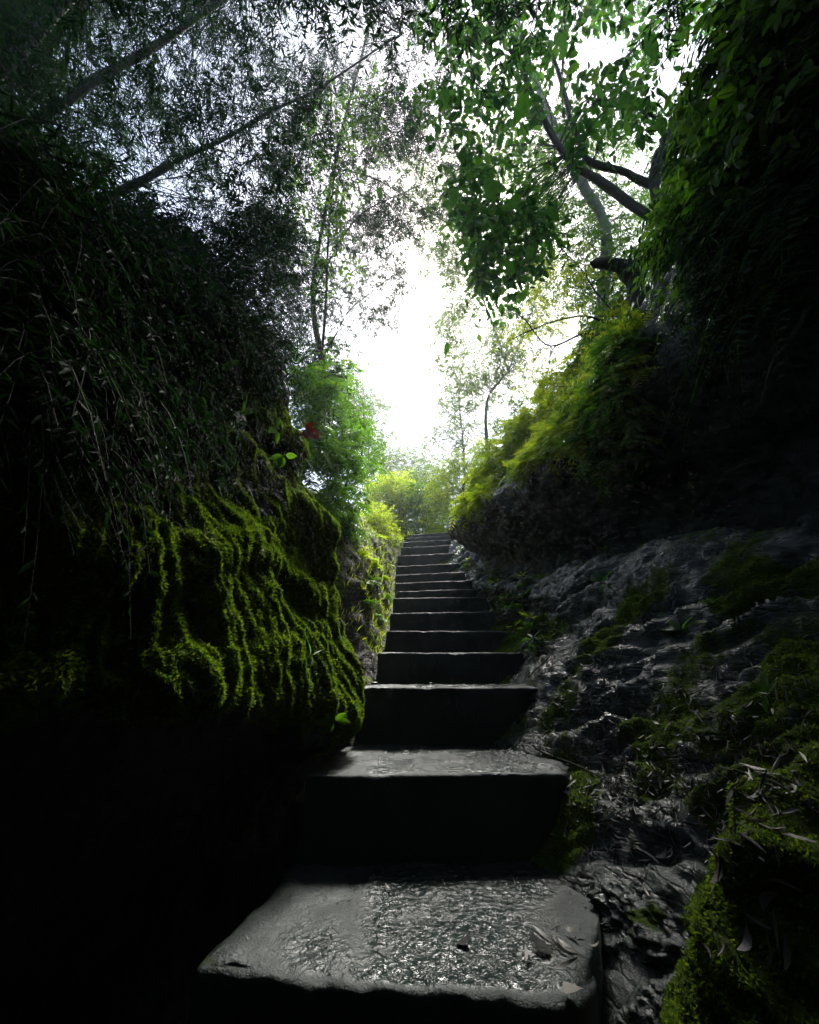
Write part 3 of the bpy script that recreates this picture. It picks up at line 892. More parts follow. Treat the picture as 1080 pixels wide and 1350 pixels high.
# --- fine-leaved tree leaning in from the left plateau
G1 = [(225, 240, 26), (300, 190, 18), (395, 30, 34), (165, 195, 16), (470, 120, 14), (120, 60, 10), (330, 130, 14), (90, 130, 12)]
tree('feathery_tree', 'dark feathery tree whose limbs lean in over the stairs from the left wall',
     [([(-4.6, 2.5, 4.0), at(-160, 330, 2.3), at(-40, 215, 2.4), at(100, 125, 2.5), at(200, 62, 2.7), at(330, -25, 3.0)], 0.06, 0.035),
      ([(-4.6, 2.4, 4.6), at(-60, 150, 2.2), at(30, 60, 2.2), at(120, -30, 2.3)], 0.06, 0.045),
      ([at(-100, 330, 2.5), at(60, 292, 2.6), at(150, 258, 2.8), at(240, 208, 3.0)], 0.06, 0.035),
      ([at(240, 208, 3.0), at(350, 152, 3.2), at(430, 108, 3.4), at(530, 45, 3.7)], 0.025, 0.01)],
     np.concatenate([poly_points([(-120, -200), (480, -200), (470, 90), (400, 240), (380, 330), (-120, 330)], 520, 2.2, 5.2, G1),
                     poly_points([(-120, -100), (150, -100), (60, 190), (200, 340), (-120, 340)], 220, 1.8, 4.0, G1)]),
     [M['leaf_dark'], BARK], tw=14, tw_len=0.42, nleaf=18, LL=0.085, LW=0.019, droop=0.55, down=0.35, twig_r=0.0025, clump_r=0.22)
# --- thicket on top of the left wall: behind the hanging grass
tree('wall_top_shrub', 'dark shrub crowning the left rock wall under the feathery tree',
     [([(-2.2, 2.7, 3.6), (-2.1, 2.6, 4.2), (-1.9, 2.7, 4.8)], 0.03, 0.012), ([(-2.6, 1.9, 3.2), (-2.5, 1.9, 3.8), (-2.4, 1.9, 4.3)], 0.03, 0.012)],
     np.concatenate([poly_points([(120, 270), (390, 280), (398, 430), (330, 400), (240, 370), (120, 360)], 130, 2.3, 3.6), hit_points([(-60, 190), (120, 240), (300, 300), (392, 420), (385, 500), (300, 490), (250, 555), (140, 575), (-60, 480)], 330, 0.1)]),  # clumps down the wall face added to cover and shade sunlit rock
     [M['leaf_dark'], BARK], tw=11, tw_len=0.3, nleaf=15, LL=0.065, LW=0.013, droop=0.7, down=0.45, category='shrub', clump_r=0.14, link=False)
tree('feathery_tree', 'unseen feathery tree added overhead to shade the lowest steps',  # canopy out of view, added to keep overhead sky light out of the gorge
     [([(-3.6, 0.2, 3.2), (-3.0, 0.4, 4.6), (-1.4, 0.7, 5.6), (0.6, 0.8, 6.0), (2.2, 0.8, 6.2)], 0.07, 0.02)],
     rng.uniform((-4.0, 0.1, 4.8), (3.0, 1.5, 6.6), (190, 3)), [M['leaf_dark'], BARK], tw=11, tw_len=0.42, nleaf=15, LL=0.09, LW=0.02, droop=0.5, clump_r=0.3)
# --- second feathery tree just behind the corner of the left wall
tree('feathery_tree', 'green feathery tree rising behind the corner of the mossy left wall',
     [([(-1.75, 5.4, 2.6), at(425, 520, 5.4), at(415, 380, 5.5), at(440, 220, 5.6), at(480, 60, 5.8), at(500, -40, 6)], 0.06, 0.02),
      ([at(415, 380, 5.5), at(470, 290, 5.3), at(540, 250, 5.2), at(640, 210, 5.2)], 0.018, 0.005),
      ([at(440, 220, 5.6), at(500, 240, 5.2), at(580, 290, 5.0), at(700, 335, 5.0)], 0.014, 0.004),
      ([at(420, 480, 5.4), at(470, 400, 5.2), at(540, 350, 5.2)], 0.014, 0.004)],
     np.concatenate([poly_points([(340, 60), (480, 60), (500, 200), (455, 290), (450, 420), (440, 520), (395, 560), (350, 420)], 190, 4.6, 6.5, [(410, 300, 10), (470, 240, 12)]),
                     poly_points([(470, -160), (620, -160), (600, 120), (560, 220), (500, 200)], 110, 3.6, 6.0, [(540, 90, 16), (510, 160, 14), (580, 160, 14)]),
                     poly_points([(455, 270), (550, 260), (545, 330), (520, 420), (455, 440)], 55, 5, 6.5), poly_points([(480, 120), (600, 120), (590, 260), (540, 330), (470, 300)], 60, 4.6, 6.5)]),
     [M['leaf_dark'], BARK], tw=11, tw_len=0.4, nleaf=16, LL=0.09, LW=0.02, droop=0.5, down=0.2, clump_r=0.25, link_r=0.005)
tree('leafy_sapling', 'bright green sapling lit from behind between the two feathery trees',
     [([(-1.7, 5.2, 2.6), at(420, 520, 5.1), at(432, 330, 5.1), at(445, 180, 5.2)], 0.03, 0.012)],
     poly_points([(390, 130), (510, 110), (490, 260), (460, 330), (455, 480), (400, 480)], 46, 4.6, 5.8),
     [M['leaf_mid'], BARK], tw=6, tw_len=0.4, nleaf=8, LL=0.13, LW=0.05, droop=0.4, style='broad', clump_r=0.25)
# --- bush behind the left corner
tree('corner_bush', 'yellow green bush with narrow leaflets beside the left wall corner',
     [([(-1.5, 5.6, 2.5), at(455, 640, 5.7), at(450, 560, 5.7)], 0.025, 0.01), ([(-1.4, 5.4, 2.4), at(440, 600, 5.4), at(425, 520, 5.3)], 0.02, 0.008)],
     poly_points([(395, 490), (450, 500), (485, 570), (478, 640), (470, 705), (445, 700), (430, 640)], 90, 5.0, 6.3) if False else np.concatenate([poly_points([(395, 490), (450, 500), (485, 570), (478, 640), (470, 705), (445, 700), (430, 640)], 90, 5.0, 6.3), poly_points([(385, 480), (440, 500), (450, 640), (430, 690), (400, 620)], 50, 4.2, 5.4)]),
     [M['leaf_mid'], BARK], tw=5, tw_len=0.32, nleaf=22, LL=0.1, LW=0.026, droop=0.5, pinnate=True, category='bush', clump_r=0.12)
tree('corner_bush', 'small leaved green bush reaching from the left bank towards the sky gap',
     [([(-1.7, 6.6, 3.0), at(470, 620, 6.6), at(480, 540, 6.7)], 0.025, 0.008)],
     poly_points([(440, 440), (480, 490), (512, 560), (508, 620), (485, 650), (450, 600)], 42, 6.3, 7.4),
     [M['leaf_mid'], BARK], tw=7, tw_len=0.32, nleaf=12, LL=0.07, LW=0.034, droop=0.35, category='bush', clump_r=0.15)
# --- broad-leaved tree on the right
broadleaf = tree('broadleaf_tree', 'broad leaved tree with mossy forked limbs arching from the right rock',
     [([(3.1, 3.8, 4.9), at(905, 420, 3.7), at(880, 300, 3.6), at(870, 215, 3.5), at(900, 150, 3.4)], 0.17, 0.09),
      ([at(880, 300, 3.6), at(800, 246, 3.5), at(745, 208, 3.4), at(705, 140, 3.3), at(680, 75, 3.2), at(610, -20, 3.1)], 0.06, 0.02),
      ([at(876, 250, 3.6), at(825, 226, 3.55), at(778, 214, 3.5), at(758, 165, 3.45), at(742, 115, 3.4), at(690, -15, 3.3)], 0.05, 0.022),
      ([at(742, 115, 3.4), at(742, 60, 3.4), at(745, -20, 3.4)], 0.02, 0.014),
      ([at(742, 190, 3.4), at(790, 110, 3.3), at(850, 50, 3.2), at(900, 0, 3.2)], 0.014, 0.008),
      ([at(700, 120, 3.3), at(640, 120, 3.4), at(590, 80, 3.5)], 0.012, 0.006)],
     np.concatenate([poly_points([(550, -200), (740, -200), (700, 90), (690, 210), (600, 230), (560, 120)], 130, 2.6, 4.8, [(640, 100, 14), (700, 20, 14)]),
                     poly_points([(720, -200), (1100, -200), (1000, 20), (900, 60), (860, 160), (760, 200), (720, 100)], 170, 2.4, 4.6, [(800, 95, 32), (960, 70, 50), (730, 60, 12), (880, 115, 22)]),
                     poly_points([(590, 230), (700, 220), (730, 300), (700, 420), (640, 380), (600, 300)], 70, 3.2, 4.8, [(655, 240, 16), (690, 380, 14)])]),
     [M['leaf_broad'], BARK], tw=4, tw_len=0.36, nleaf=8, LL=0.17, LW=0.072, droop=0.5, style='broad', twig_r=0.004, link_r=0.006, clump_r=0.25)
for (px, py, y, ang, ln, wd) in ((697, 118, 2.0, -112, .3, .11), (655, 292, 2.6, 100, .22, .1), (848, 45, 2.0, -60, .26, .11), (905, 25, 2.2, -110, .3, .12), (868, 150, 2.2, -80, .2, .1),
                                (640, 232, 2.6, -70, .24, .12), (690, 255, 2.7, -140, .2, .1), (612, 190, 2.8, -95, .22, .09), (730, 40, 2.2, -60, .24, .1), (780, 120, 2.4, 20, .2, .09),
                                (590, 448, 3.0, -95, .14, .05), (498, 245, 3.4, -75, .18, .08), (832, 120, 2.3, -130, .2, .09), (665, 340, 2.9, -60, .18, .09), (600, 250, 3, -100, .2, .1),
                                (700, 320, 2.9, -100, .18, .09), (570, 20, 2.2, -80, .24, .1), (640, 30, 2.2, -110, .26, .1), (720, 270, 2.8, -50, .2, .09), (585, 110, 2.4, -85, .24, .09)):
    a = math.radians(ang); c0 = at(px, py, y)
    V, F = broad_leaves(c0[None], unit(np.array((math.cos(a), 0.25, math.sin(a))))[None], unit(np.array((rng.normal(0, .25), -0.8, -0.7)))[None], ln, wd)
    lf = mesh_obj('leaf', V, F, M['leaf_broad'], broadleaf)
    V, F = tubes([spline([c0, c0 + (0.03, 0.1, 0.18), c0 + (0.06, 0.3, 0.5)], 6)], [np.linspace(.002, .004, 6)], 5)
    mesh_obj('leaf_stalk', V, F, BARK, lf).location = (0, 0, 0)
tree('pale_tree', 'straight pale barked trunk behind the forked broad leaved limbs',
     [([(2.6, 5.2, 4.6), at(800, 320, 4.9), at(770, 250, 4.9), at(735, 180, 4.9), at(690, 60, 5.0), at(670, -40, 5)], 0.1, 0.05)],
     poly_points([(700, 150), (890, 130), (890, 350), (800, 400), (720, 400), (700, 260)], 190, 4.4, 6.2, [(770, 180, 10), (730, 330, 14)]),
     [M['leaf_mid'], M['bark_pale']], tw=7, tw_len=0.4, nleaf=14, LL=0.12, LW=0.026, droop=0.55, clump_r=0.22)
# --- dead stump leaning out from the right rock
sp = limb_path([at(868, 560, 3.9), at(862, 480, 3.85), at(848, 400, 3.8), at(826, 358, 3.75), at(778, 346, 3.7)], 26, 0.05, 4)
V, F = tubes([sp], [np.array(list(np.linspace(0.24, 0.12, 16)) + list(np.linspace(0.115, 0.06, 8)) + [0.045, 0.01])], 14)
C0 = np.repeat(sp, 14, 0)
V = C0 + (V - C0) * (1 + 0.35 * fbm(V * 7, 4, 8)[:, None])
st = empty('tree_stump', sp[0])
put(st, 'dead black stump bent out over the fern ledge', 'stump')
mesh_obj('trunk', V, F, BARK, st)
SG_ = [(572, 385, 26), (622, 432, 26), (625, 470, 18)]         # the opening the sun shines through
# --- slender tree on the fern ledge
tree('slender_tree', 'slender pale tree with a crooked stem standing in the sky gap',
     [([at(645, 630, 8.6), at(643, 590, 8.6), at(639, 548, 8.6), at(650, 515, 8.6), at(670, 490, 8.6)], 0.045, 0.03),
      ([at(670, 490, 8.6), at(655, 440, 8.5), at(630, 370, 8.4), at(615, 300, 8.3), at(610, 220, 8.2)], 0.028, 0.008),
      ([at(670, 490, 8.6), at(690, 440, 8.8), at(710, 380, 9.0), at(720, 300, 9)], 0.022, 0.008)],
     np.concatenate([poly_points([(570, 180), (730, 180), (740, 360), (700, 480), (640, 520), (600, 540), (570, 440), (570, 300)], 380, 7.6, 9.8, SG_),
                     poly_points([(640, 400), (740, 380), (730, 520), (660, 580), (645, 540)], 60, 8, 9.6), poly_points([(520, 190), (610, 190), (610, 420), (570, 430), (530, 330)], 120, 7.4, 9.4, SG_)]),
     [M['leaf_pale'], M['bark_pale']], tw=6, tw_len=0.5, nleaf=11, LL=0.1, LW=0.042, droop=0.4, link_r=0.007, clump_r=0.3, twig_r=0.003)
# --- far trees
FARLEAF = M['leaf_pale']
def far_tree(label, y, trunk, poly, n, LL, mats, tw=8):
    return tree('distant_tree', label, [([at(px, py, y) for px, py in trunk], 0.05, 0.015)], poly_points(poly, n, y - 2, y + 2), mats, tw=tw, tw_len=LL * 7, nleaf=14,
                LL=LL, LW=LL * 0.42, droop=0.3, clump_r=LL * 5, twig_r=0.006, link_r=0.02, group='far trees beyond the stair head')
far_tree('pale far tree with a rounded crown above the stair head', 24, [(535, 740), (535, 640), (532, 600)], [(495, 600), (520, 580), (560, 585), (585, 610), (580, 660), (495, 660)], 80, 0.2, [FARLEAF, BARK])
far_tree('pale far tree left of the sky gap over the bank', 20, [(482, 740), (485, 600), (490, 500)], [(462, 520), (500, 500), (512, 560), (505, 630), (470, 640)], 70, 0.16, [FARLEAF, BARK])
far_tree('thin far tree with sparse drooping twigs right of the sky gap', 16, [(604, 730), (612, 620), (606, 520), (618, 430)], [(580, 400), (640, 420), (640, 560), (610, 600), (545, 620), (565, 560), (590, 500)], 80, 0.14, [FARLEAF, BARK], tw=6)
# --- bushes at the stair head
def bush(label, y, poly, n, m, LL, LW, tw=7, tl=0.4, pin=False, name='bush', dy=0.8, style='lance'):
    c = np.mean(np.array(poly, float), 0); low_ = max(p[1] for p in poly)
    b0 = at(c[0], low_, y)
    return tree(name, label, [([b0 - (0, 0, 0.15), 0.5 * (b0 + at(c[0] + 4, c[1], y)), at(c[0], c[1], y)], 0.03, 0.01)], poly_points(poly, n, y - dy, y + dy), [m, BARK],
                tw=tw, tw_len=tl, nleaf=12, LL=LL, LW=LW, droop=0.4, pinnate=pin, category='bush', clump_r=0.3, group='bushes at the stair head', style=style)
bush('dark green bush straight above the top step', 14, [(520, 728), (520, 660), (540, 640), (575, 640), (590, 665), (585, 728)], 170, M['leaf_mid'], 0.12, 0.045)
bush('yellow green bush just right of the top step', 13, [(560, 728), (565, 640), (590, 605), (640, 580), (655, 620), (640, 660), (610, 728)], 230, M['leaf_yellow'], 0.12, 0.035)
bush('pale yellow bush left of the top step', 14, [(478, 725), (482, 640), (510, 625), (545, 630), (535, 670), (535, 728)], 190, M['leaf_yellow'], 0.12, 0.04)
bush('low yellow bush at the head of the soil bank', 9.5, [(470, 715), (470, 675), (500, 668), (515, 690), (520, 712)], 90, M['leaf_yellow'], 0.07, 0.022, tl=0.25, dy=0.5)
bush('tall hazy bush far behind the stair head', 18, [(485, 740), (500, 630), (560, 612), (600, 615), (600, 740)], 220, M['leaf_pale'], 0.14, 0.05, dy=1.5)

# ------------------------------------------------------------------ ferns on the rock
def fern(name, label, base, n_fr, ln, m, LL, LW, out=(0, 0, 1), droop=0.7, nleaf=26, group=None, spread_up=0.5, flat=0.9):
    root = empty(name, base)
    put(root, label, 'fern', group)
    cr = Crown()
    out = unit(np.asarray(out, float))
    D = rand_dir(n_fr) * flat + out * 0.8 + np.array([0, 0, spread_up])
    S = np.repeat(np.asarray(base)[None], n_fr, 0) + rng.normal(0, 0.015, (n_fr, 3))
    twigs(cr, S, unit(D), ln, droop, nleaf, LL, LW, 'lance', 0.003, 1.0, pinnate=True, seg=7)
    cr.build('fronds', [m, M['leaf_mid']], root)
    return root

FG = 'ferns on the lit ledge over the overhang'
spots = []
tries = 0
ledge_poly = np.array([(606, 690), (640, 640), (690, 610), (745, 575), (800, 540), (838, 490), (838, 400), (780, 410), (720, 470), (660, 560), (620, 630)], float)
while len(spots) < 64 and tries < 4000:
    tries += 1
    px, py = rng.uniform(600, 850), rng.uniform(390, 700)
    inside, j = False, len(ledge_poly) - 1
    for i in range(len(ledge_poly)):
        if (ledge_poly[i, 1] > py) != (ledge_poly[j, 1] > py) and px < (ledge_poly[j, 0] - ledge_poly[i, 0]) * (py - ledge_poly[i, 1]) / (ledge_poly[j, 1] - ledge_poly[i, 1]) + ledge_poly[i, 0]:
            inside = not inside
        j = i
    if not inside: continue
    p, n, ok = hit(px, py)
    if not ok or p[1] > 11 or n[2] < -0.1: continue
    if any(np.linalg.norm(p - s_[0]) < 0.16 for s_ in spots): continue
    spots.append((p, n, px, py))
for k, (p, n, px, py) in enumerate(spots):
    fern('fern', 'yellow green fern among its like on the lit ledge over the overhang', p - n * 0.02, 11, rng.uniform(0.3, 0.5), M['leaf_yellow'] if k % 3 else M['leaf_mid'], 0.085, 0.019, n, group=FG)
for lab, poly, nn_, m_ in (('yellow green bush at the far tip of the fern ledge over the black overhang', [(604, 690), (614, 636), (650, 578), (690, 548), (705, 612), (650, 650)], 140, 'leaf_yellow'),
                    ('lush yellow green bush in the middle of the fern ledge', [(665, 590), (690, 530), (740, 480), (785, 470), (790, 580), (740, 596), (690, 622)], 190, 'leaf_yellow'),
                    ('lush green bush at the near end of the fern ledge by the stump', [(755, 500), (770, 430), (830, 380), (846, 470), (835, 530), (790, 570)], 130, 'leaf_mid'),
                    ('dark leafy plant hanging below the lip of the fern ledge', [(770, 560), (840, 480), (850, 560), (820, 640), (780, 620)], 26, 'leaf_mid')):
    C_ = hit_points(poly, nn_, 0.09, lambda px: np.interp(px, [600, 700, 840], [7.0, 5.4, 4.3]))
    b0 = C_[np.argmin(C_[:, 2])]
    tree('ledge_bush', lab, [([b0, b0 + (0, 0, .12), b0 + (-.05, 0, .3)], .012, .006)], C_, [M[m_], BARK], tw=5, tw_len=0.24, nleaf=18, LL=0.1, LW=0.026,
         droop=0.6, pinnate=True, category='bush', clump_r=0.08, link=False)
for k, (px, py, sz, m_, lab) in enumerate([(478, 735, .3, 'leaf_yellow', 'yellow fern at the foot of the corner bush on the bank'), (500, 712, .25, 'leaf_yellow', 'yellow fern at the head of the soil bank by the top steps'),
        (488, 770, .22, 'leaf_mid', 'green fern half way down the soil bank'), (508, 790, .16, 'leaf_mid', 'small green fern on the bank against the seventh step'), (482, 800, .2, 'leaf_mid', 'green fern low on the soil bank by the moss edge'),
        (512, 745, .16, 'leaf_yellow', 'small yellow fern on the bank against the upper steps'), (470, 708, .3, 'leaf_mid', 'green fern under the corner bush at the moss edge'), (498, 815, .15, 'leaf_mid', 'tiny green fern at the foot of the soil bank'),
        (505, 765, .15, 'leaf_yellow', 'tiny yellow fern in the middle of the soil bank'), (492, 748, .2, 'leaf_yellow', 'pale yellow fern on the upper half of the soil bank')]):
    p, n, ok = hit(px, py)
    fern('fern', lab, p, 10, sz, M[m_], 0.055, 0.015, n, group='ferns on the soil bank')
# taller shrub standing on the ledge, its twigs dark against the sky
tree('ledge_shrub', 'twiggy yellow green shrub on the ledge below the dead stump',
     [([at(842, 470, 4.2), at(790, 420, 4.3), at(730, 425, 4.4), at(670, 450, 4.5)], 0.02, 0.006), ([at(842, 480, 4.2), at(780, 440, 4.4), at(720, 455, 4.5), at(690, 420, 4.5), at(640, 400, 4.6)], 0.018, 0.004),
      ([at(842, 450, 4.2), at(800, 400, 4.3), at(760, 350, 4.4), at(720, 300, 4.5)], 0.015, 0.004)],
     poly_points([(650, 400), (700, 340), (780, 330), (840, 380), (840, 500), (760, 540), (690, 520), (680, 450)], 64, 4.0, 5.4, [(700, 480, 14)]),
     [M['leaf_yellow'], BARK], tw=6, tw_len=0.3, nleaf=12, LL=0.085, LW=0.019, droop=0.5, category='shrub', clump_r=0.18)
# darker growth hanging at the top right
k = 0
for _ in range(300):
    px, py = rng.uniform(850, 1080), rng.uniform(60, 420)
    if px < 1130 - py * 0.62 - 60: continue
    p, n, ok = hit(px, py)
    if not ok or k >= 34: continue
    k += 1
    fern('fern', 'dark fern among its like hanging from the upper right rock', p, 9, rng.uniform(0.3, 0.55), M['leaf_dark'], 0.09, 0.02, n, droop=0.9, group='ferns hanging from the upper right rock', spread_up=0.2)
k = 0
for _ in range(900):
    px, py = rng.uniform(830, 1080), rng.uniform(-20, 360)
    p, n, ok = hit(px, py)
    if not ok or n[2] < 0.15 or k >= 16: continue
    k += 1
    fern('fern', 'green fern among its like fringing the top edge of the right rock', p, 10, rng.uniform(0.4, 0.75), M['leaf_dark'] if k % 3 else M['leaf_mid'], 0.11, 0.026, unit(n + np.array((-.6, -.3, 0))), droop=0.8, group='ferns fringing the top edge of the right rock', spread_up=0.3)
C_ = hit_points([(850, 340), (880, 220), (950, 110), (1030, 0), (1090, -60), (1090, 120), (990, 240), (910, 370)], 130, 0.16, lambda px: np.interp(px, [850, 1080], [3.6, 1.6]))
tree('leafy_shrub', 'leafy green shrub on the rim of the right rock behind the forked limbs', [([C_[0] - (0, 0, .2), C_[0] + (0, 0, .1), C_[0] + (-.1, 0, .4)], .02, .008)], C_, [M['leaf_mid'], BARK],
     tw=4, tw_len=0.32, nleaf=9, LL=0.12, LW=0.05, droop=0.6, style='broad', category='shrub', clump_r=0.15, link=False)
tree('hanging_shrub', 'shrub spilling over the top of the right rock into the corner of the sky',
     [([(3.6, 2.6, 5.7), at(1060, 150, 2.4), at(980, 120, 2.4), at(900, 150, 2.6)], 0.03, 0.01)],
     poly_points([(880, 170), (960, 140), (1020, 60), (1100, -20), (1100, 300), (960, 300), (900, 260)], 74, 2.2, 3.6),
     [M['leaf_mid'], BARK], tw=7, tw_len=0.4, nleaf=14, LL=0.11, LW=0.022, droop=0.7, down=0.3, category='shrub', clump_r=0.2)

# ------------------------------------------------------------------ hanging dry grass and roots
def strands(px0, px1, py0, py1, n, ln, r, m, name, label, out=0.05, gate=None):
    P_, R_ = [], []
    t = np.linspace(0, 1, 9)
    for _ in range(n * 3):
        if len(P_) >= n: break
        px, py = rng.uniform(px0, px1), rng.uniform(py0, py1)
        if gate is not None and not gate(px, py): continue
        p, nn, ok = hit(px, py)
        if not ok: continue
        l_ = ln * rng.uniform(0.4, 1.4)
        sd = rng.normal(0, 0.5, 3) * (1, 1, 0.3)
        c = p + nn * (out * rng.uniform(0.2, 1.5) * np.sin(t * 2.2)[:, None]) + sd * (l_ * 0.6 * t ** 1.3)[:, None] + np.array([0, 0, -1]) * (l_ * (t ** 1.4 - 0.35 * t))[:, None]
        c = c + 0.02 * rng.normal() * np.stack([np.sin(t * rng.uniform(4, 9) + rng.uniform(0, 6)), np.cos(t * rng.uniform(4, 9)), 0 * t], -1)
        P_.append(c); R_.append(r * rng.uniform(0.5, 1.5) * (1 - 0.7 * t))
    V, F = ribbon_tubes(np.array(P_), np.array(R_))
    o = mesh_obj(name, V, F, m)
    put(o, label, kind='stuff')
    return o
strands(110, 400, 400, 650, 2400, 0.22, 0.0011, M['drygrass'], 'dry_grass', 'tangle of grey dry grass hanging down the left rock wall', 0.07,
        gate=lambda x, y: perlin(np.array([[x * 0.012, y * 0.012, 0.5]]), 3)[0] > -0.12)
strands(0, 200, 330, 640, 350, 0.3, 0.0013, M['drygrass'], 'thin_roots', 'thin dark roots trailing down the near left wall', 0.05)
strands(800, 1075, 300, 560, 420, 0.35, 0.0018, M['drygrass'], 'thin_roots', 'thin roots trailing down the right overhang', 0.06)
strands(690, 860, 560, 660, 160, 0.16, 0.0022, M['drygrass'], 'dry_grass', 'dry grass hanging from the lip of the overhang', 0.05)

def root_thing(name, label, pts, r, m, n=22):
    P = limb_path(pts, n, 0.03, int(pts[0][0] * 10) % 9)
    V, F = tubes([P], [np.linspace(r, r * 0.35, n)], 6)
    o = mesh_obj(name, V, F, m)
    put(o, label, 'root')
    return o
def hp(px, py, off=0.03):
    p, n, ok = hit(px, py)
    return p + n * off
root_thing('pale_stick', 'pale bare stick leaning on the near left wall', [hp(-10, 510, .05), hp(15, 455, .06), hp(48, 392, .05)], 0.006, M['bark_pale'])
root_thing('hanging_root', 'single thread-thin root hanging in the dark under the left wall', [hp(178, 905, .03), hp(160, 980, .1), hp(120, 1050, .12), hp(88, 1092, .08)], 0.0025, M['drygrass'])
root_thing('curved_root', 'thick mossy root curving down the right overhang', [hp(1064, 400, .03), hp(1040, 440, .05), hp(1020, 480, .06), hp(1010, 525, .05)], 0.016, M['bark_pale'])
root_thing('hanging_root', 'long root hanging beside the ferny sprigs on the right overhang', [hp(930, 300, .03), hp(932, 380, .05), hp(950, 460, .05), hp(975, 550, .05)], 0.006, M['bark_pale'])

# ------------------------------------------------------------------ moss: tufts standing on the rock
def tufts(P, N, mask, n, ln, wd, label, parent=None, thr=0.42, hang=0.3):
    w = np.clip(mask[:-1, :-1] - thr, 0, None)
    area = np.linalg.norm(np.cross(P[1:, :-1] - P[:-1, :-1], P[:-1, 1:] - P[:-1, :-1]), axis=-1)
    pr = (w * area).ravel()
    idx = rng.choice(len(pr), n, p=pr / pr.sum())
    i, j = np.unravel_index(idx, w.shape)
    a, b = rng.random((2, n, 1))
    B = P[i, j] * (1 - a) * (1 - b) + P[i + 1, j] * a * (1 - b) + P[i, j + 1] * (1 - a) * b + P[i + 1, j + 1] * a * b
    nn = N[i, j]
    D = unit(nn + rng.normal(0, 0.55, (n, 3)) - np.array([0, 0, hang]))
    V, F = lance_leaves(B - nn * 0.002, D, rand_dir(n), ln * rng.uniform(0.5, 1.5, n), wd * rng.uniform(0.6, 1.4, n))
    o = mesh_obj('moss', V, F, M['moss'], parent)
    put(o, label, kind='stuff')
    return o
visL = np.where((PL[..., 1] > 0.8) & (PL[..., 1] < 3.1), mossL, 0)
tufts(PL, NL2, visL, 230000, 0.014, 0.0065, 'bright moss draping the bulge of the left rock wall', hang=0.5, thr=0.4)
visR = np.where((PR[..., 1] > 0.8) & (PR[..., 1] < 5) & (vi < 4.2), mossR, 0)
tufts(PR, NR2, visR, 90000, 0.009, 0.005, 'patches of moss on the wet right slope', thr=0.4)
for bb, P_, N_, mo_, n_ in ((b1, P1, N1, mo1, 210000),):
    m3 = np.where(P_[..., 2] > -0.35, mo_, 0)
    tufts(P_, N_, m3, n_, 0.0075, 0.0042, 'thick carpet of moss', bb, thr=0.3)

# ------------------------------------------------------------------ small plants with leaves one can count
def leaf_plant(name, label, px, py, leaves, m, stem=0.06, group=None, off=0.0, category='plant', stemdir=None):
    """leaves: (angle in the wall plane, length, width, lift)"""
    p, n, ok = hit(px, py)
    if px < 400 and py < 640:                       # rooted in the tangle, stems reach out of it
        stem += 0.2
        stemdir = unit(np.array((0, 0, EYE)) - p + n * 0.8)
    return leaf_plant_at(name, label, p + n * off, n, leaves, m, stem, group, category, stemdir)
def leaf_plant_at(name, label, p, n, leaves, m, stem=0.06, group=None, category='plant', stemdir=None):
    root = empty(name, p)
    put(root, label, category, group)
    side = unit(np.cross(n, (0, 0, 1.0)) + 1e-5)
    up = np.cross(side, n)
    if stemdir is None: stemdir = unit(n + up * 0.4)
    tip = p + np.asarray(stemdir) * stem
    P = np.array([p - n * 0.02, p + (tip - p) * 0.5 + up * 0.01, tip])
    V, F = tubes([spline(P, 6)], [np.linspace(0.003, 0.0018, 6)], 5)
    mesh_obj('stem', V, F, M['leaf_mid'], root)
    for (a, ln, wd, lift) in leaves:
        d = unit(side * math.cos(math.radians(a)) + up * math.sin(math.radians(a)) + n * lift)
        nrm = unit(n + up * 0.5 + rng.normal(0, 0.15, 3))
        V, F = broad_leaves(tip[None], d[None], nrm[None], ln, wd)
        mesh_obj('leaf', V, F, m, root)
    return root
LB = M['leaf_broad']; LM = M['leaf_mid']; LY = M['leaf_yellow']
# screen-right is +side for the right wall and left wall alike once side is taken from the wall normal
leaf_plant('seedling', 'three leaved green seedling high on the dark left wall', 132, 345, [(60, .12, .06, .3), (-65, .16, .06, .3), (150, .12, .05, .3)], LB)
leaf_plant('seedling', 'round dim green leaf below the three leaved seedling on the left wall', 95, 368, [(-60, .09, .06, .3)], LB, .03)
leaf_plant('seedling', 'single broad green leaf hanging in the dry grass on the left wall', 168, 432, [(-85, .15, .065, .3), (-100, .08, .03, .2)], LB, .03)
leaf_plant('seedling', 'four leaved green seedling in the dry grass near the top of the moss', 280, 492, [(120, .14, .045, .3), (15, .12, .05, .3), (-60, .14, .055, .3), (-120, .08, .03, .4)], LB, .05)
leaf_plant('seedling', 'star shaped rosette of green leaves over the mossy bulge', 302, 540, [(10, .15, .04, .4), (50, .12, .04, .4), (120, .12, .04, .4), (170, .1, .04, .4), (-70, .14, .05, .3), (-30, .12, .04, .4)], LM, .06)
leaf_plant('seedling', 'pale green hanging sprig at the upper edge of the moss', 358, 568, [(80, .08, .04, .4), (-40, .08, .045, .4), (-100, .1, .04, .3)], LM, .04)
leaf_plant('seedling', 'bright green drooping leaf pair at the upper edge of the moss', 374, 596, [(-60, .12, .05, .4), (-20, .1, .045, .4), (160, .09, .045, .4), (-85, .1, .05, .3)], LM, .05)
leaf_plant('seedling', 'small lobed green leaf in the dark left of the moss', 196, 610, [(70, .08, .05, .3), (-70, .1, .06, .3), (-110, .08, .05, .3)], LB, .03)
leaf_plant('seedling', 'two tiny round leaves low in the dark left of the moss', 160, 650, [(150, .06, .045, .3), (-40, .07, .04, .3)], LB, .03)
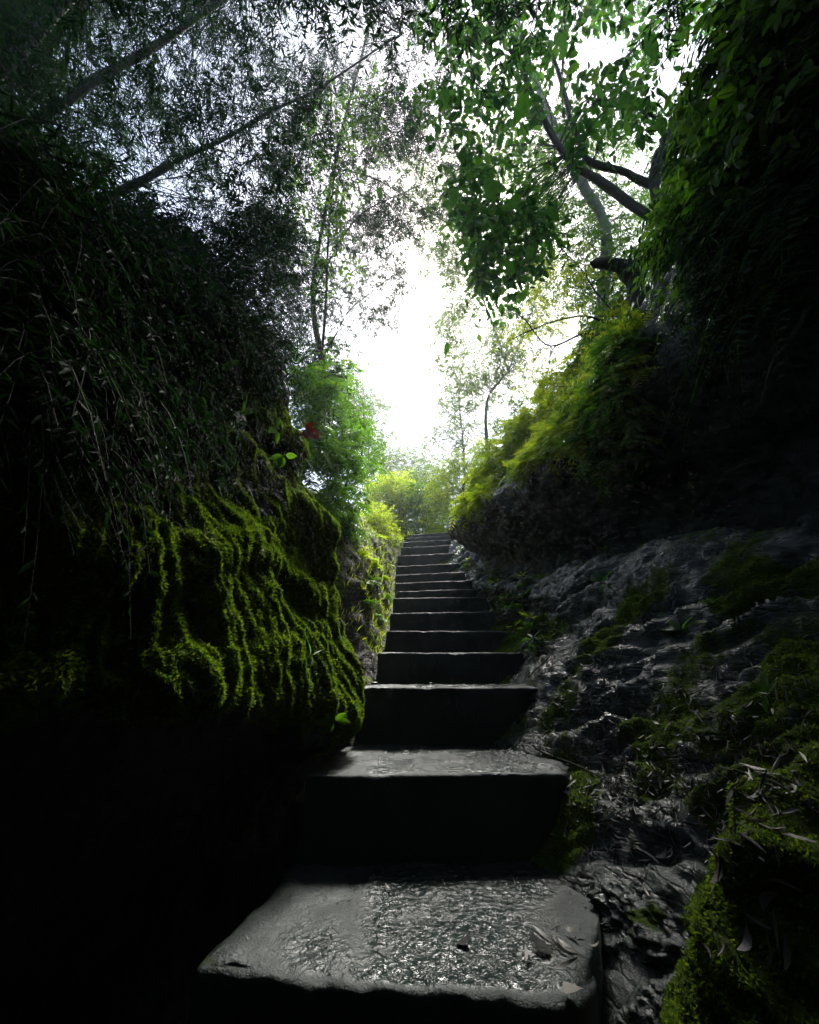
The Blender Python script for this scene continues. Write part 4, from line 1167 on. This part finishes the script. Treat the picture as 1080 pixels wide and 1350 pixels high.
leaf_plant('fern_sprig', 'small bright sprig under the drip of moss beside the third step', 436, 950, [(0, .09, .03, .3), (180, .09, .03, .3), (35, .07, .025, .4), (145, .07, .025, .4), (-90, .06, .02, .2)], LM, .03)
leaf_plant('grass_tuft', 'tuft of arching green grass blades on the mossy bulge', 404, 872, [(95, .2, .006, .5), (60, .2, .006, .6), (30, .22, .006, .6), (5, .2, .006, .5), (-20, .18, .006, .5), (130, .18, .006, .5), (165, .14, .006, .5)], LM, .03)
leaf_plant('seedling', 'bright two leaved seedling at the edge of the moss by the upper stairs', 476, 772, [(0, .1, .05, .4), (150, .08, .04, .4), (-40, .09, .05, .3)], LY, .06)
# right rock
leaf_plant('seedling', 'three round bright leaves in front of the black recess on the right', 806, 778, [(150, .13, .09, .4), (35, .14, .08, .4), (-120, .1, .06, .4)], LB, .07)
leaf_plant('seedling', 'small pale brown seedling at the mouth of the black recess', 800, 735, [(170, .09, .02, .3), (30, .09, .02, .3), (100, .08, .02, .3)], LM, .06)
leaf_plant('fern_sprig', 'row of dim green leaflets on the right overhang near the frame edge', 1035, 372, [(160, .12, .05, .3), (100, .12, .05, .3), (-70, .15, .06, .3), (40, .14, .05, .3), (-30, .12, .05, .3)], LM, .05)
leaf_plant('fern_sprig', 'yellowish sprig of tiny leaves hanging from the right overhang', 935, 440, [(-110, .12, .03, .3), (-80, .1, .035, .3), (-130, .1, .03, .4), (170, .07, .03, .3), (-40, .09, .03, .3)], LY, .05)
leaf_plant('fern_sprig', 'short leafy sprig beside the long root on the right overhang', 960, 390, [(170, .08, .035, .3), (-150, .1, .035, .3), (100, .07, .03, .3), (-60, .1, .03, .3)], LY, .04)
leaf_plant('fern_sprig', 'low green fern leaf on the ledge of the wet slope', 905, 838, [(165, .16, .05, .3), (10, .16, .05, .3), (40, .1, .04, .4), (140, .1, .04, .4)], LM, .03)
leaf_plant('seedling', 'small upright green sprig in the middle of the wet slope', 1018, 928, [(90, .08, .025, .3), (50, .06, .02, .4), (130, .06, .02, .4), (-80, .06, .02, .2)], LM, .04)
# leafy plants along the right end of the middle steps
SG = 'leafy plants along the right ends of the middle steps'
for (px, py, s) in [(655, 778, .9), (668, 800, 1.0), (690, 800, 1.0), (648, 765, .8), (700, 830, 1.0), (680, 840, .9), (705, 860, .8), (640, 752, .8), (662, 758, .8), (618, 745, .8), (628, 758, .8), (690, 772, .7), (610, 726, .7)]:
    p, n, ok = hit(px, py)
    ls = [(a, .12 * s * rng.uniform(.8, 1.2), .032 * s, .5) for a in rng.uniform(0, 360, 9)]
    r_ = leaf_plant_at('stairside_plant', 'low leafy plant among its like at the right end of the middle steps', p, unit(n * 0.5 + np.array((0, -.2, 1))), ls, LM if rng.random() < .5 else LY, .1, SG, stemdir=(0, 0, 1))
    cr = Crown()
    S = p[None].repeat(7, 0); D = unit(rand_dir(7) + np.array([0, -.2, 1.0]))
    twigs(cr, S, D, .16 * s, .5, 10, .07 * s, .02 * s, 'lance', .002, .9)
    cr.build('side_leaves', [LM, LM], r_)
# red dead leaf
p = at(403, 566, 2.62)
rl = empty('red_leaf', p); put(rl, 'rust red dead leaf caught on the corner of the left wall', 'leaf')
for a, ln, wd in ((-42, .14, .1), (40, .08, .06), (-75, .09, .06)):
    c, s_ = math.cos(math.radians(a)), math.sin(math.radians(a))
    V, F = broad_leaves((p)[None], unit(np.array((c, -.2, s_)))[None], unit(np.array((0.1, -1, 0.3)))[None], ln, wd, stalk=0.0)
    mesh_obj('blade', V, F, M['red'], rl)
# big single leaves standing out against the light, on the broad-leaved tree
HAZE = 0.0026
# ------------------------------------------------------------------ litter: dry leaves and twigs
def ribbon_leaf(name, ln, wd, seed):
    r_ = np.random.default_rng(seed)
    t = np.linspace(0, 1, 7)
    w = wd * np.sin(np.clip(t * 0.94 + 0.03, 0, 1) * math.pi) ** 0.7
    cu, tw_ = r_.uniform(-0.5, 0.5), r_.uniform(-1.2, 1.2)
    x = (t - 0.5) * ln
    y = cu * ln * (t - 0.5) ** 2
    z = 0.004 + r_.uniform(0.0, 0.9) * ln * (t - 0.5) ** 2
    c = np.stack([x, y, z], -1)
    s = np.stack([0 * t, np.cos(tw_ * t), np.sin(tw_ * t)], -1)
    V = np.concatenate([c + s * w[:, None] / 2, c - s * w[:, None] / 2])
    i = np.arange(6)
    F = np.stack([i, i + 1, i + 8, i + 7], -1)
    me = mesh_obj(name, V, F, M['dry']).data
    bpy.data.objects.remove(bpy.data.objects[-1] if False else [o for o in bpy.data.objects if o.data == me][0])
    return me
PROTO = [ribbon_leaf('dry_leaf', l_, w_, i) for i, (l_, w_) in enumerate([(.09, .012), (.12, .012), (.07, .014), (.1, .009), (.06, .02), (.13, .01)])]
def lay(me, name, p, n, label, category, group, ang=None, sc=1.0):
    o = bpy.data.objects.new(name, me)
    col.objects.link(o)
    z = Vector(n.tolist()); a = rng.uniform(0, 6.28) if ang is None else ang
    q_ = z.to_track_quat('Z', 'Y')
    from mathutils import Quaternion
    o.rotation_mode = 'QUATERNION'
    o.rotation_quaternion = q_ @ Quaternion((0, 0, 1), a)
    o.location = Vector((p + n * 0.003).tolist())
    o.scale = (sc, sc, sc)
    put(o, label, category, group)
    return o
k = 0
LG = 'dry leaves littering the right slope'
zones = [((700, 740), (860, 1000), 130, 60), ((900, 960), (960, 900), 90, 70), ((790, 880), (1060, 1000), 60, 45), ((740, 1000), (850, 1075), 0, 0)]
def litter(cx, cy, sx, sy, n, label, group, scl=(0.35, 0.85)):
    done = 0
    for _ in range(n * 4):
        if done >= n: break
        px, py = rng.normal(cx, sx), rng.normal(cy, sy)
        p, nn, ok = hit(px, py)
        if not ok or nn[2] < 0.1: continue
        lay(PROTO[rng.integers(len(PROTO))], 'dry_leaf', p, unit(nn + rng.normal(0, .25, 3)), label, 'leaf', group, sc=rng.uniform(*scl))
        done += 1
litter(770, 930, 45, 40, 80, 'curled dry leaf among its like on the wet slope beside the third step', 'dry leaves beside the third step')
litter(920, 960, 70, 60, 60, 'curled dry leaf among its like in the middle of the wet slope', 'dry leaves in the middle of the wet slope')
litter(800, 1040, 35, 28, 50, 'dry leaf in the drift behind the second step', 'drift of dry leaves behind the second step', (0.4, 0.95))
litter(740, 820, 30, 30, 34, 'dry leaf among its like on the slope below the leafy plants', 'dry leaves below the leafy plants')
litter(900, 1130, 60, 30, 18, 'dry leaf among its like on the low wet rock', 'dry leaves on the low wet rock')
litter(1000, 1230, 45, 50, 9, 'dry straw lying on the moss of the big boulder', 'straws on the big boulder', (0.3, 0.6))
litter(490, 870, 14, 14, 14, 'dry stalk in the dark gap left of the fourth step', 'dry stalks left of the fourth step')
# crumbs too small to count
def crumbs(label, boxes, n, ln, wd, m):
    B, D = [], []
    for _ in range(n):
        cx, cy, sx, sy = boxes[rng.integers(len(boxes))]
        p, nn, ok = hit(rng.normal(cx, sx), rng.normal(cy, sy))
        if not ok or nn[2] < 0.05: continue
        t_ = unit(np.cross(nn, rand_dir(1)[0]))
        B.append(p + nn * rng.uniform(0.002, 0.012)); D.append(unit(t_ + nn * rng.normal(0, 0.2)))
    B, D = np.array(B), np.array(D)
    V, F = lance_leaves(B, D, rand_dir(len(B)), ln * rng.uniform(0.4, 1.6, len(B)), wd * rng.uniform(0.5, 1.5, len(B)))
    put(mesh_obj('leaf_litter', V, F, M[m]), label, kind='stuff')
crumbs('fine brown leaf litter strewn over the wet right slope', [(770, 920, 60, 60), (900, 930, 90, 80), (800, 1040, 50, 35), (730, 820, 40, 40), (960, 1010, 80, 50)], 2200, 0.035, 0.006, 'dry')
crumbs('fine leaf litter and crumbs of soil on the bank by the upper stairs', [(495, 760, 14, 40), (490, 720, 14, 20), (492, 860, 10, 25)], 700, 0.06, 0.012, 'dry')
# a curled dark leaf lying on the lowest tread, small debris and twigs
tz = TREAD_Z[0]
def on_tread(i, px, py):
    d_ = np.array(ray(px, py)); s_ = (TREAD_Z[i] - EYE) / d_[2]
    return np.array((0, 0, EYE)) + d_ * s_
def tread_leaf(px, py, i, ln, wd, label, m='bark', name='dead_leaf', ang=0.5, curl=0.3):
    p = on_tread(i, px, py) + np.array((0, 0, 0.012))
    V, F = broad_leaves(p[None], np.array([[math.cos(ang), math.sin(ang), 0.05]]), np.array([[0.1, -0.2, -1.0]]), ln, wd, curl=curl)
    o = mesh_obj(name, V, F, M[m]); put(o, label, 'leaf')
tread_leaf(600, 1252, 0, .05, .04, 'round dark curled leaf lying alone on the lowest tread')
tread_leaf(735, 1268, 0, .09, .04, 'broad dead leaf at the right end of the lowest tread', ang=2.2)
tread_leaf(742, 1300, 0, .07, .05, 'crumpled dead leaf near the right front corner of the lowest tread', 'dry', ang=-1.2)
for (px, py, l_) in ((722, 1240, 'pale narrow leaf'), (752, 1255, 'pale split leaf')):
    p = on_tread(0, px, py)
    lay(PROTO[1], 'dry_leaf', p, np.array((0, 0, 1.0)), l_ + ' in the clump of debris on the right of the lowest tread', 'leaf', 'debris clump on the lowest tread', ang=2.0)
for _ in range(12):
    p = on_tread(0, rng.normal(738, 18), rng.normal(1255, 18))
    lay(PROTO[rng.integers(6)], 'dry_leaf', p + (0, 0, 0.008), unit(np.array((0, 0, 1.0)) + rng.normal(0, .4, 3)), 'bit of dead leaf in the clump on the right of the lowest tread', 'leaf', 'dead leaf clump on the lowest tread', sc=rng.uniform(.4, .8))
for i_, boxes, n_, lab, grp in ((1, [(700, 990, 30, 8), (480, 995, 40, 8), (600, 982, 60, 3)], 16, 'small dry leaf lying on the second tread', 'dry leaves on the second tread'),
                               (0, [(420, 1180, 40, 25), (640, 1160, 60, 15), (560, 1220, 90, 40)], 12, 'small scrap of dry leaf on the wet part of the lowest tread', 'leaf scraps on the lowest tread')):
    for _ in range(n_):
        bx_ = boxes[rng.integers(len(boxes))]
        p = on_tread(i_, rng.normal(bx_[0], bx_[2]), rng.normal(bx_[1], bx_[3]))
        if p[1] > edge[i_ + 1][0][1] - 0.03 or p[1] < edge[i_][0][1] + 0.06: continue
        lay(PROTO[rng.integers(6)], 'dry_leaf', p + (0, 0, 0.004), unit(np.array((0, 0, 1.0)) + rng.normal(0, .12, 3)), lab, 'leaf', grp, sc=rng.uniform(.25, .6))
B = []
for i_ in (0, 1, 2):
    for _ in range(260):
        u_, w_ = rng.random(), rng.random()
        u_ = 1 - 0.35 * u_ ** 2 if rng.random() < .6 else u_
        a_, b_ = edge[i_]; c_, d_ = edge[i_ + 1]
        v_ = 1 - 0.5 * w_ ** 2 if rng.random() < .6 else w_
        f_ = a_ * (1 - u_) + b_ * u_; k_ = c_ * (1 - u_) + d_ * u_
        p = f_ * (1 - v_) + k_ * v_; p[2] = TREAD_Z[i_] + 0.004
        if p[1] > k_[1] - 0.02 or p[1] < f_[1] + 0.04: continue
        B.append(p)
B = np.array(B)
V, F = lance_leaves(B, unit(rng.normal(0, 1, B.shape) * (1, 1, .15)), rand_dir(len(B)), rng.uniform(.008, .03, len(B)), rng.uniform(.002, .006, len(B)))
put(mesh_obj('leaf_litter', V, F, M['dry']), 'crumbs of leaf and twig gathered on the lowest three treads', kind='stuff')
# pebbles on the third tread
for (px, py, r_, lab) in ((507, 899, .018, 'small stone at the left end of the third tread'), (563, 900, .014, 'flat pebble in the middle of the third tread')):
    p = on_tread(2, px, py); p[1] = min(p[1], 3.5)
    th, ph = np.meshgrid(np.linspace(0, 2 * math.pi, 16, endpoint=False), np.linspace(0.05, math.pi - .05, 10), indexing='ij')
    s_ = np.stack([np.cos(th) * np.sin(ph) * 1.5, np.sin(th) * np.sin(ph), np.cos(ph) * .7], -1)
    s_ = s_ * (1 + .25 * perlin(s_ * 1.7 + px, 3))[..., None] * r_ + np.array((p[0], p[1], TREAD_Z[2] + r_ * .4))
    put(mesh_obj('pebble', np.swapaxes(s_, 0, 1).reshape(-1, 3), grid_faces(10, 16, True), M['cliff_r'], attrs={'moss': np.zeros(160)}), lab, 'stone')
# twigs
def twig(label, pts, r):
    P = limb_path(pts, 14, 0.03, int(abs(pts[0][0]) * 37) % 11)
    V, F = tubes([P], [np.linspace(r, r * .4, 14)], 5)
    put(mesh_obj('twig', V, F, M['bark']), label, 'twig')
twig('dark twig lying across the right end of the second tread', [hp(705, 985, .015), hp(745, 1003, .02), hp(790, 1025, .02), hp(840, 1050, .02)], .006)
twig('pale twig leaning from the slope onto the third step', [hp(700, 895, .02), hp(722, 872, .03), hp(740, 858, .04)], .005)
twig('thin twig lying down the middle of the wet slope', [hp(945, 870, .02), hp(955, 920, .02), hp(940, 980, .02)], .004)
twig('long straw across the foot of the low wet rock', [hp(960, 1090, .02), hp(985, 1110, .02), hp(1003, 1135, .02)], .004)

# ------------------------------------------------------------------ grass and seedlings on the soil bank
V_, F_, off_ = [], [], 0
idx_i, idx_j = rng.integers(40, 190, 6000), rng.integers(34, 150, 6000)
B = PB[idx_i, idx_j]
keep = (B[:, 1] > 4.4)
B = B[keep]
D = unit(rng.normal(0, .5, B.shape) + np.array([.15, -.1, 1.0]))
V, F = lance_leaves(B, D, rand_dir(len(B)), rng.uniform(.03, .11, len(B)), rng.uniform(.004, .01, len(B)))
put(mesh_obj('grass', V, F, M['leaf_yellow']), 'short yellow green grass on the soil bank and stair head', kind='stuff')
gi, gj = rng.integers(20, 70, 9000), rng.integers(0, 40, 9000)
B = G[gi, gj] + rng.normal(0, .15, (9000, 3)) * (1, 1, 0)
V, F = lance_leaves(B, unit(rng.normal(0, .5, B.shape) + np.array([0, 0, 1.0])), rand_dir(len(B)), rng.uniform(.08, .25, len(B)), rng.uniform(.01, .02, len(B)))
put(mesh_obj('grass', V, F, M['leaf_yellow']), 'taller grass at the top of the stairs', kind='stuff')

# ------------------------------------------------------------------ moist air
hv = np.array([(x, y, z) for x in (-60, 60) for y in (-12, 60) for z in (-3, 22)], float)
hf = np.array([(0, 1, 3, 2), (4, 6, 7, 5), (0, 4, 5, 1), (2, 3, 7, 6), (0, 2, 6, 4), (1, 5, 7, 3)])
hm, hnt, hout = mat('moist_air')
pv = hnt.nodes.new('ShaderNodeVolumePrincipled')
pv.inputs['Color'].default_value = (0.95, 0.97, 1.0, 1)
pv.inputs['Density'].default_value = HAZE
pv.inputs['Anisotropy'].default_value = 0.8
hnt.links.new(pv.outputs[0], hout.inputs['Volume'])
put(mesh_obj('haze', hv, hf, hm, smooth_shade=False), 'thin bright mist filling the air', kind='stuff')
